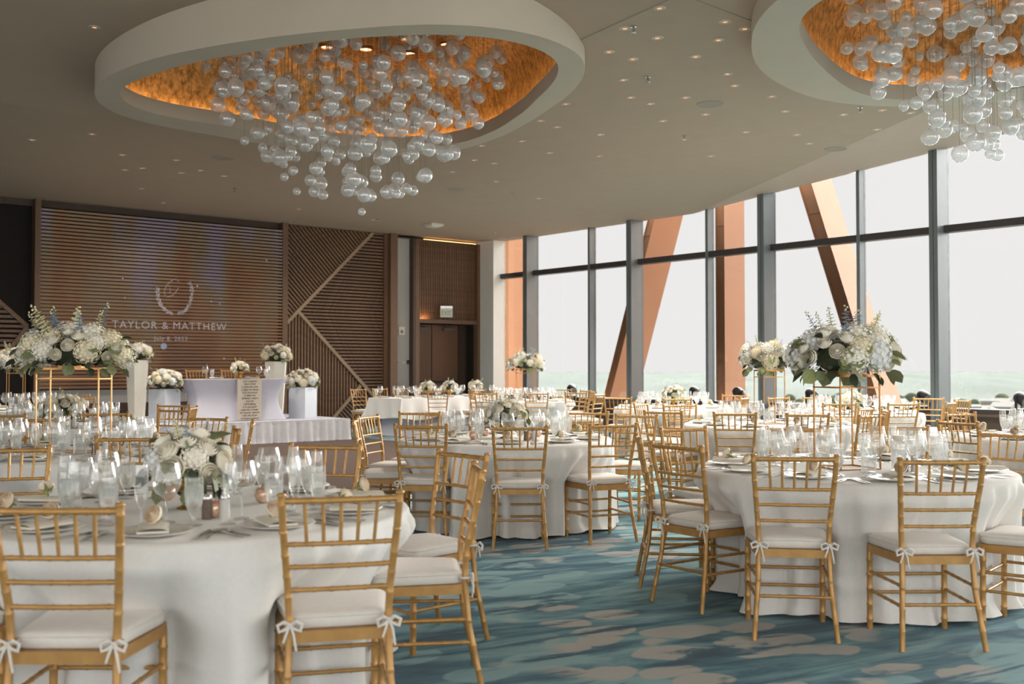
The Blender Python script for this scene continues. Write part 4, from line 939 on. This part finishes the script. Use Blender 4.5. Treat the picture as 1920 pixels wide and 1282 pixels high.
def arrangement(loc, rx, ry, rz, seed, label, nh=12, nr=16, nl=34, ns=6, hs=.075, rs=.038, ls=.06, spk_l=.22, rzrot=0.0, group=None, drop=.6, extra=None):
    rr = random.Random(seed); o = thing('flower_arrangement', label, 'flowers', loc, rzrot, group)
    ob('foliage', ME['core'], o, (0, 0, 0), scale=(rx * .86, ry * .86, rz * .80))
    pts = unit_pts(nh + nr, -.28); idx = list(range(len(pts))); rr.shuffle(idx)
    for n_, i in enumerate(idx):
        p = pts[i]; q = Vector((p.x * rx, p.y * ry, p.z * rz)); d = Vector((p.x / rx, p.y / ry, p.z / rz + .2))
        if n_ < nh:
            s = hs * rr.uniform(.8, 1.15); ob('hydrangea', ME[rr.choice(('hw', 'hw', 'hb', 'hc'))], o, q * rr.uniform(.84, .95), orient(d, rr.uniform(0, 6)), (s, s, s * .85))
        else:
            s = rs * rr.uniform(.85, 1.15); ob('rose', ME['rose'], o, q * rr.uniform(.95, 1.06), orient(d, rr.uniform(0, 6)), s)
    for i in range(nl):
        a = rr.uniform(0, 2 * PI); el = rr.uniform(-.75, .35) if i % 4 else rr.uniform(.2, 1.2)
        p = Vector((math.cos(a) * math.cos(el), math.sin(a) * math.cos(el), math.sin(el))); q = Vector((p.x * rx, p.y * ry, p.z * rz)) * rr.uniform(.9, 1.02)
        d = Vector((p.x, p.y, p.z * .6 - drop * rr.random())).normalized(); s = ls * rr.uniform(.7, 1.2)
        rot = d.to_track_quat('Y', 'Z').to_matrix().to_4x4() @ Matrix.Rotation(rr.uniform(-1.1, 1.1), 4, 'Y')
        ob('leaf', ME[rr.choice(('leaf', 'leaf', 'leaf2', 'leaf3'))], o, q, rot.to_euler(), s)
    for i in range(ns):
        a = 2 * PI * i / ns + rr.uniform(-.4, .4); lean = rr.uniform(.1, .75); d = Vector((math.cos(a) * lean, math.sin(a) * lean, 1)); q = Vector((math.cos(a) * rx * .6 * min(1, lean + .3), math.sin(a) * ry * .6 * min(1, lean + .3), rz * .6))
        s = spk_l * rr.uniform(.7, 1.15); ob('flower_spike', ME['sb' if i % 2 else 'sw'], o, q, orient(d, rr.uniform(0, 6)), s)
    return o
def gold_stand(loc, w_, d_, h_, rz, label):
    o = thing('flower_stand', label, 'flower stand', loc, rz)
    for sx in (-1, 1):
        for sy in (-1, 1):
            m = MB(); m.box(sx * w_ / 2 - .004, sx * w_ / 2 + .004, sy * d_ / 2 - .004, sy * d_ / 2 + .004, 0, h_); ob('leg', m.mesh('leg', M['brass'], 0), o)
    for zz in (.005, h_ - .075, h_ - .005):
        for sy in (-1, 1):
            m = MB(); m.box(-w_ / 2, w_ / 2, sy * d_ / 2 - .004, sy * d_ / 2 + .004, zz - .004, zz + .004); ob('crossbar', m.mesh('crossbar', M['brass'], 0), o)
            m = MB(); m.box(sy * w_ / 2 - .004, sy * w_ / 2 + .004, -d_ / 2, d_ / 2, zz - .004, zz + .004); ob('crossbar', m.mesh('crossbar', M['brass'], 0), o)
    m = MB(); m.box(-w_ / 2, w_ / 2, -d_ / 2, d_ / 2, h_ - .012, h_ + .004); m.box(-.09, .09, -.06, .06, h_ + .004, h_ + .035); ob('tray', m.mesh('tray', M['brass'], 0), o)
    return o
def candle_cyl(x, y, h_, lab):
    o = thing('candle_cylinder', lab, 'candle holder', (x, y, TH))
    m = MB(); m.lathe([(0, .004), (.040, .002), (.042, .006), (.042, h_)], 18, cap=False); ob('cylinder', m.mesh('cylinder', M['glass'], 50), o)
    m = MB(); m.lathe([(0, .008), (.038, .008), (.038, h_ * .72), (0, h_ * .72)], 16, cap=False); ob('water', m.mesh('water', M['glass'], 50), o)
    m = MB(); m.lathe([(0, h_ * .70), (.026, h_ * .71), (.034, h_ * .78), (.032, h_ * .83), (0, h_ * .82)], 14); w_ = ob('floating_candle', m.mesh('floating_candle', M['wax'], 50), o)
    m = MB(); m.lathe([(0, 0), (.006, .008), (.005, .018), (0, .034)], 8, (0, 0, h_ * .83)); ob('flame', m.mesh('flame', M['flame']), w_)
def shakers(x, y, a, tn):
    for q, mat, nm in ((-1, 'shaker', 'brown pepper shaker'), (1, 'salt', 'white salt shaker')):
        o = thing('pepper_shaker' if q < 0 else 'salt_shaker', f'{nm}, {tn}', 'shaker', (x + q * .034 * math.cos(a), y + q * .034 * math.sin(a), TH))
        m = MB(); m.lathe([(0, 0), (.020, 0), (.021, .004), (.020, .078)], 12); ob('body', m.mesh('body', M[mat], 40), o)
        m = MB(); m.lathe([(.020, .078), (.021, .082), (.016, .095), (0, .098)], 12); ob('cap', m.mesh('cap', M['chrome'], 40), o)
vb = MB(); vb.lathe([(0, .0), (.018, 0), (.033, .012), (.040, .035), (.035, .058), (.026, .066), (.024, .066), (.033, .057), (.037, .035), (.03, .014), (0, .008)], 14, cap=False); ME['votive'] = vb.mesh('votive', M['rosegold'], 60)
fb = MB(); fb.lathe([(0, 0), (.005, .008), (.004, .016), (0, .028)], 7, (0, 0, .03)); ME['vflame'] = fb.mesh('flame', M['flame'])
def votives(c, r, n, off, tn):
    for i in range(n):
        a = off + i * 2 * PI / n; rel = ('front', 'right', 'back', 'left')[int(((a + PI / 2 + PI / 4) % (2 * PI)) // (PI / 2))]
        o = ob('votive_holder', ME['votive'], None, (c[0] + r * math.cos(a), c[1] + r * math.sin(a), TH), (0, 0, 0), None, f'rose gold votive at {rel} of centrepiece, {tn}', 'votive', 'rose gold votive holders'); ob('flame', ME['vflame'], o)
def compote(c, lab):
    o = thing('compote_bowl', lab, 'bowl', (c[0], c[1], TH))
    m = MB(); m.lathe([(0, .002), (.052, .001), (.054, .006), (.03, .016), (.016, .024), (.02, .032), (.015, .042), (.018, .05), (.014, .058), (.03, .07), (.06, .085), (.078, .11), (.082, .135), (.078, .135), (.06, .10), (0, .085)], 20, cap=False); ob('bowl', m.mesh('bowl', M['brass_compote'], 50), o)
tall = {'B': (.27, .27, .56, .30, .30, .25, .165), 'D': (.48, .17, .60, -.16, .42, .24, .17), 'H': (.24, .24, .58, .2, .30, .27, .17), 'I': (.34, .2, .58, .1, .33, .25, .17), 'E': (.22, .22, .60, .3, .30, .27, .17)}
for k, (w_, d_, h_, rz, rx, ry, rzz) in tall.items():
    c = T[k]; st = {'B': 'square gold flower stand', 'D': 'wide rectangular gold flower stand', 'H': 'slim gold flower stand', 'I': 'small-looking distant gold flower stand', 'E': 'thin gold flower stand'}[k]
    cx = c[0] + (.0 if k != 'B' else -.03)
    gold_stand((cx, c[1], TH), w_, d_, h_, rz, f'{st}, {TN[k]}')
    near = k in 'BD'
    arrangement((cx, c[1], TH + h_ + .02 + rzz * .5), rx, ry, rzz, {'B': 31, 'D': 47, 'H': 53, 'I': 61, 'E': 67}[k], f'tall white flower arrangement on gold stand, {TN[k]}', nh=20 if k == 'D' else 15, nr=24 if k == 'D' else 18, nl=60 if near else 40, ns=8 if near else 6, hs=.088 if near else .085, rs=.042, ls=.088, spk_l=.30 if k == 'D' else .2, rzrot=rz)
    pos = [(-.10, .24), (.09, .25), (.24, .02)] if k != 'D' else [(-.02, -.20), (.12, -.18), (-.16, .22)]
    if k == 'B': pos = [(-.10, .26), (.02, -.24), (.22, -.16)]
    for q, (x, y) in enumerate(pos):
        if k in 'IE' and q > 0: break
        candle_cyl(c[0] + x, c[1] + y, (.22, .17, .25)[q], f'{("medium", "short", "tall")[q]} glass cylinder with floating candle, {TN[k]}')
    shakers(c[0] + .27, c[1] - .20, .3, TN[k])
low = {'A': (.155, .155, .13, 6), 'C': (.17, .17, .13, 5), 'F': (.21, .2, .13, 5), 'J': (.18, .18, .13, 4), 'K': (.17, .17, .12, 4), 'L': (.14, .14, .10, 4)}
for k, (rx, ry, rzz, ns) in low.items():
    c = T[k]; c = (c[0] + (.0 if k != 'A' else -.02), c[1])
    compote(c, f'gold footed compote under low flowers, {TN[k]}')
    arrangement((c[0], c[1], TH + .115 + rzz * .55), rx, ry, rzz, 70 + ord(k), f'low white flower arrangement in gold compote, {TN[k]}', nh=6, nr=14, nl=34, ns=ns, hs=.056, rs=.046 if k == 'A' else .04, ls=.09 if k == 'A' else .075, spk_l=.13, drop=1.3)
    votives(c, .33, 4, .6, TN[k]); shakers(c[0] + .20, c[1] - .31, .3, TN[k])
o = thing('table_number_card', 'small cream table number card, left table under the rectangular gold stand', 'card', (T['D'][0] + .37, T['D'][1] - .10, TH), -.3)
m = MB(); m.box(-.05, .05, -.002, .002, .004, .13); ob('card', m.mesh('card', M['card'], 0), o); m = MB(); m.box(-.03, .03, -.02, .02, 0, .008); ob('foot', m.mesh('foot', M['brass'], 0), o)
ob('lettering', text_mesh('number', '10', .075, M['ink'], .0005), o, (0, -.003, .075), (PI / 2, 0, 0))
# ---- long table at the back
ax = Vector((.66, .75, 0)).normalized(); nx = Vector((ax.y, -ax.x, 0)); q0 = Vector((-2.18, 20.6, 0)); LL, WW = 3.0, .98
ctr = q0 + ax * LL / 2 - nx * WW / 2; rzl = math.atan2(ax.y, ax.x)
o = thing('long_table', 'long rectangular table with white overlay cloth in front of the slatted wall', 'table', ctr, rzl)
def over(i, j):
    x = -LL / 2 - .42 + (LL + .84) * i; y = -WW / 2 - .42 + (WW + .84) * j; dx = max(0, abs(x) - LL / 2); dy = max(0, abs(y) - WW / 2)
    sx = math.copysign(1, x); sy = math.copysign(1, y); z = TH - .0 - .98 * max(dx, dy) - .25 * min(dx, dy)
    xx = sx * (min(abs(x), LL / 2) + .05 * dx + .012 * math.sin(y * 17) * (dx > 0) * dx * 4 + .25 * min(dx, dy)); yy = sy * (min(abs(y), WW / 2) + .05 * dy + .03 * math.sin(x * 13) * dy * 2 + .25 * min(dx, dy))
    return (xx, yy, z + (.03 * math.sin(x * 5 + y * 3) if max(dx, dy) > .35 else 0))
m = MB(); m.grid(over, 130, 70); ob('overlay_cloth', m.mesh('overlay_cloth', M['cloth'], 70), o)
m = MB(); 
def under(i, j):
    t = 2 * PI * i; x = math.copysign(abs(math.cos(t)) ** .25, math.cos(t)); y = math.copysign(abs(math.sin(t)) ** .25, math.sin(t)); s = 1 - .16 * math.sin(PI * j) ; return (x * (LL / 2 - .04) * (1 - (1 - s) * .5), y * (WW / 2 - .04) * s, .01 + (TH - .03) * j)
m.grid(under, 80, 12, True); ob('stretch_underskirt', m.mesh('stretch_underskirt', M['cloth_cool'], 70), o)
LN = 'long back table'
for side in (-1, 1):
    for i in range(5):
        e = ctr + ax * (-1.2 + .6 * i) + nx * (side * WW / 2); where = f'{("first", "second", "third", "fourth", "fifth")[i]} from left, {"near" if side > 0 else "far"} side, {LN}'
        setting((ctr.x, ctr.y), (e.x, e.y), math.atan2(-nx.y * side, -nx.x * side), where, False, rose=side > 0) if False else None
        fr = math.atan2(-nx.y * side, -nx.x * side)
        for key, nm, lb, ct_, gp, x, y in (('plate', 'dinner_plate', 'white plate', 'plate', 'white dinner plates', 0, .16), ('napkin', 'napkin', 'folded ivory napkin', 'napkin', 'folded napkins', 0, .16), ('wine', 'wine_glass', 'large wine glass', 'glass', 'large wine glasses', .20, .24), ('goblet', 'water_goblet', 'iced water goblet', 'glass', 'water goblets', .21, .13), ('flute', 'champagne_flute', 'slim champagne flute', 'glass', 'champagne flutes', -.21, .2)):
            w_ = put(key, nm, f'{lb}, {where}', ct_, gp, (e.x, e.y), fr, x, y)
            if key == 'goblet': ob('water', ME['water'], w_)
        if (side, i) not in ((1, 0), (1, 1), (-1, 4)):
            c_ = e + nx * side * .42; chair(c_.x, c_.y, fr, 'Z')
c_ = q0 + ax * .62 + nx * .36; chair(c_.x, c_.y, math.radians(100), 'Z'); c_ = q0 + ax * 1.05 + nx * 1.25; chair(c_.x, c_.y, math.radians(20), 'Z')
for i, t in enumerate((-.25, .25, 1.1)):
    p = ctr + ax * (t if i else -.12) ; lb = ('left', 'middle', 'right')[i]
    p = ctr + ax * (-.3, .35, 1.15)[i]
    compote(p, f'gold footed compote at {lb} of long back table'); arrangement((p.x, p.y, TH + .135 + .07), .15, .14, .11, 90 + i, f'low white flower arrangement at {lb} of long back table', nh=5, nr=9, nl=14, ns=3, hs=.055, rs=.04, ls=.06, spk_l=.13)
# ---- stage with the couple's table
SA0, SA1, SB0, SB1, SH = -9.95, -6.0, .35, 3.84, .40
o = thing('stage_platform', 'low white stage with pleated skirt in front of the projection wall', 'stage', B((SA0 + SA1) / 2, (SB0 + SB1) / 2), ROTZ)
hx, hy = (SA1 - SA0) / 2, (SB1 - SB0) / 2
m = MB(); m.box(-hx, hx, -hy, hy, SH - .05, SH); ob('deck', m.mesh('deck', M['cloth_cool'], 0), o)
def pleats(L_, nm, loc, rz):
    rr = random.Random(int(L_ * 100)); n = int(L_ / .015); f = L_ / .16
    cols = [(.014 * math.sin(2 * PI * i / n * f) + .012 * math.sin(2 * PI * i / n * f * .37 + 1)) for i in range(n + 1)]
    def g(i, j):
        k = min(n, int(round(i * n))); dr = 1 - j; return (-L_ / 2 + L_ * i + .01 * dr * math.sin(i * 90), -.012 - cols[k] * (.25 + 1.1 * dr) - .03 * dr - (.02 * max(0, dr - .85) * 6) * (1 + math.sin(i * 40)) * .5, .006 + (SH - .012) * j)
    m = MB(); m.grid(g, n + 1, 9); ob('pleated_skirt', m.mesh('pleated_skirt', M['skirt'], 70), o, loc, (0, 0, rz))
pleats(2 * hx, 'a', (0, -hy, 0), 0); pleats(2 * hy, 'b', (hx, 0, 0), PI / 2); pleats(2 * hy, 'c', (-hx, 0, 0), -PI / 2)
m = MB(); m.box(-hx, hx, -hy - .014, -hy - .002, SH - .045, SH + .004); m.box(hx + .002, hx + .014, -hy, hy, SH - .045, SH + .004); ob('skirt_band', m.mesh('skirt_band', M['skirt'], 0), o)
tc = B(-7.98, 3.02, SH); o = thing('couple_table', 'lilac white stretch-draped table for two on the stage', 'table', tc, ROTZ)
def spx(i, j):
    t = 2 * PI * i; x = math.copysign(abs(math.cos(t)) ** .22, math.cos(t)); y = math.copysign(abs(math.sin(t)) ** .22, math.sin(t)); k = math.sin(PI * j) ** 1.2
    return (x * (.93 - .13 * k), y * (.37 - .10 * k), .005 + (TH - .005) * j)
m = MB(); m.grid(spx, 96, 14, True); ob('stretch_cover', m.mesh('stretch_cover', M['cloth_cool'], 60), o)
m = MB(); m.prism([(math.copysign(abs(math.cos(t)) ** .22, math.cos(t)) * .93, math.copysign(abs(math.sin(t)) ** .22, math.sin(t)) * .37) for t in [i * 2 * PI / 48 for i in range(48)]], TH - .012, TH); ob('table_top', m.mesh('table_top', M['cloth_cool'], 40), o)
ru = thing('script_runner', 'taupe runner lettered in script hanging down the front of the stage table', 'table runner', B(-7.86, 3.02 + .40, SH), ROTZ)
m = MB(); m.grid(lambda i, j: (-.24 + .48 * i, -.012 + .004 * math.sin(i * 7) + (.06 * math.sin(PI * min(1, j * 1.02)) * 0), .012 + (TH - .008) * j), 9, 12); m.grid(lambda i, j: (-.24 + .48 * i, -.012 + .78 * j, TH + .005), 3, 5); ob('fabric', m.mesh('fabric', M['runner'], 60), ru)
for i, s in enumerate(('love is patient', 'love is kind', 'it does not envy', 'it does not boast', 'it is not proud', 'it does not', 'dishonor others', 'it is not', 'self seeking', 'it is not easily', 'angered, it keeps', 'no record, rejoices', 'with the truth', 'it always protects')):
    ob('lettering', text_mesh('script_line', s, .052, M['ink'], .0004, .45), ru, (0, -.017, TH - .035 - .052 * i), (PI / 2, 0, 0), (.95, 1, 1))
for q, x in (('left', -.35), ('right', .35)):
    e = B(-7.98 + x, 3.02 - .62, SH); f = ROTZ - PI / 2; chair(e.x, e.y, f, 'S', SH + .001)
    for key, nm, lb, ct_, gp, dx, dy in (('wine', 'wine_glass', 'large wine glass', 'glass', 'large wine glasses', -.22 if q == 'left' else .13, .05), ('flute', 'champagne_flute', 'slim champagne flute', 'glass', 'champagne flutes', .33 if q == 'left' else .28, .12), ('goblet', 'water_goblet', 'iced water goblet', 'glass', 'water goblets', -.13 if q == 'left' else .22, .14), ('plate', 'dinner_plate', 'white plate', 'plate', 'white dinner plates', .03, -.13), ('napkin', 'napkin', 'folded ivory napkin', 'napkin', 'folded napkins', .03, -.13), ('bud', 'rosebud', 'peach rosebud', 'flower', 'single rosebuds', .06, .14)):
        p = B(-7.98 + x + dx, 3.02 + dy, SH + TH + {'bud': .035, 'napkin': .008}.get(key, 0)); w_ = ob(nm, ME[key], None, p, (1.3, 0, .4) if key == 'bud' else (0, 0, ROTZ), None, f'{lb}, {q} seat of the stage table', ct_, gp)
        if key == 'goblet': ob('water', ME['water'], w_)
        if key == 'bud': ob('calyx', ME['calyx'], w_)
p = B(-7.86, 3.0, SH + TH + .006); compote((p.x, p.y), 'x'); bpy.context.scene.objects[-1] if False else None
cb = [c for c in COL.objects if c.get('label') == 'x' and c.name.startswith('compote')][0]; cb['label'] = 'gold footed compote at centre of the stage table'; cb.location.z = p.z
arrangement((p.x, p.y, p.z + .2), .15, .13, .11, 96, 'low white flower arrangement at centre of the stage table', nh=5, nr=9, nl=14, ns=3, hs=.055, rs=.04, ls=.055, spk_l=.13)
def pedestal(u, v_top, b, w0, w1, h_, mat, lab, flab, seed, rad):
    a = AZ(u, 700, b)[0]; pz = B(a, b, SH); o = thing('flower_pedestal', lab, 'pedestal', pz, ROTZ + .45)
    m = MB(); n = 6 if w0 != w1 else 4; off = PI / n
    m.lathe([(w0 / 2, 0), (w1 / 2, h_)], n); m.xf(Matrix.Rotation(off, 4, 'Z')); ob('body', m.mesh('body', M[mat], 20), o)
    m = MB(); m.lathe([(w1 / 2 + .004, h_), (w1 / 2 + .004, h_ + .01)], n); m.xf(Matrix.Rotation(off, 4, 'Z')); ob('rim', m.mesh('rim', M[mat], 20), o)
    arrangement((pz.x, pz.y, SH + h_ + .01 + rad * .42), rad, rad * .9, rad * .68, seed, flab, nh=11, nr=14, nl=30, ns=6, hs=.08, rs=.045, ls=.07, spk_l=.15)
pedestal(257, 676, 1.5, .30, .42, 1.10, 'ped_white', 'tall tapered white pedestal at the left end of the stage', 'white flower arrangement on the tall left stage pedestal', 101, .27)
pedestal(309, 727, 2.9, .54, .54, .58, 'ped_cool', 'short pale pedestal left of the stage table', 'white flower arrangement on the short left stage pedestal', 102, .30)
pedestal(517, 679, 1.9, .32, .46, 1.08, 'ped_white', 'tall tapered white pedestal behind the right of the stage table', 'white flower arrangement on the tall right stage pedestal', 103, .29)
pedestal(568, 727, 3.0, .54, .54, .58, 'ped_cool', 'short pale pedestal right of the stage table', 'white flower arrangement on the short right stage pedestal', 104, .31)
# ---- chair labels: counted from the left at each table
TNL = dict(TN); TNL['Z'] = 'long back table'; TNL['S'] = 'stage table for two'
ORD = ['first', 'second', 'third', 'fourth', 'fifth', 'sixth', 'seventh', 'eighth', 'ninth', 'tenth', 'eleventh']
for k in TNL:
    g = sorted([o for o, t in chairs if t == k], key=lambda o: o.location.x / o.location.y)
    for i, o in enumerate(g): o['label'] = f'gold chair with white cushion, {ORD[i]} from left, {TNL[k]}'
# ---- chandeliers
def bubble(seed):
    m = MB(); n = 16
    m.lathe([(0, -1), (.38, -.93), (.72, -.7), (.95, -.33), (1.0, 0), (.95, .33), (.72, .7), (.4, .92), (.12, 1.0), (.1, 1.12), (0, 1.14)], n, cap=False)
    return m.mesh('glass_bubble', M['bubble'], 80)
bme = bubble(1)
def chandelier(cx, cy, rmax, ztip, rise, ztop, n, extra, seed, label):
    rr = random.Random(seed); o = thing('glass_bubble_chandelier', label, 'chandelier', (cx, cy, 5.49)); placed = []; wires = MB()
    tries = 0
    while len(placed) < n + extra and tries < 90000:
        tries += 1; r = rmax * math.sqrt(rr.random()) ** 1.1; a = rr.uniform(0, 2 * PI); lowz = ztip + rise * (r / rmax) ** 1.9
        t = rr.random(); t = t ** 1.3 * .55 if rr.random() < .72 else rr.uniform(.4, 1.0); z = lowz + (ztop - lowz) * t; s = rr.choice((.083, .077, .069, .06, .046)) * rr.uniform(.92, 1.1); p = Vector((r * math.cos(a), r * math.sin(a), z))
        if all((p - q).length > (s + s2) * .96 for q, s2 in placed): placed.append((p, s))
    placed.sort(key=lambda q: -q[1]); rest = MB()
    for i, (p, s) in enumerate(placed):
        if i < n: ob('glass_bubble', bme, o, (p.x, p.y, p.z - 5.49), (rr.uniform(-.15, .15), rr.uniform(-.15, .15), 0), (s, s, s * rr.uniform(.92, 1.1)))
        else: rest.ball((p.x, p.y, p.z - 5.49), s, 12, 8)
        wires.beam((p.x, p.y, p.z - 5.49 + s), (p.x, p.y, -.02), .002, .002)
    w_ = ob('suspension_wires', wires.mesh('suspension_wires', M['wire'], 0), o); w_['kind'] = 'stuff'
    if extra: ob('small_bubbles', rest.mesh('small_bubbles', M['bubble'], 80), o)['kind'] = 'stuff'
chandelier(RC1.x + .05, RC1.y + .05, 1.68, 3.10, 1.45, 5.25, 300, 90, 1, 'large inverted cone chandelier of glass bubbles under the left gold dome')
chandelier(4.55, 9.55, 1.45, 3.25, 1.25, 5.25, 295, 0, 2, 'glass bubble chandelier under the right gold dome, cut by the frame')
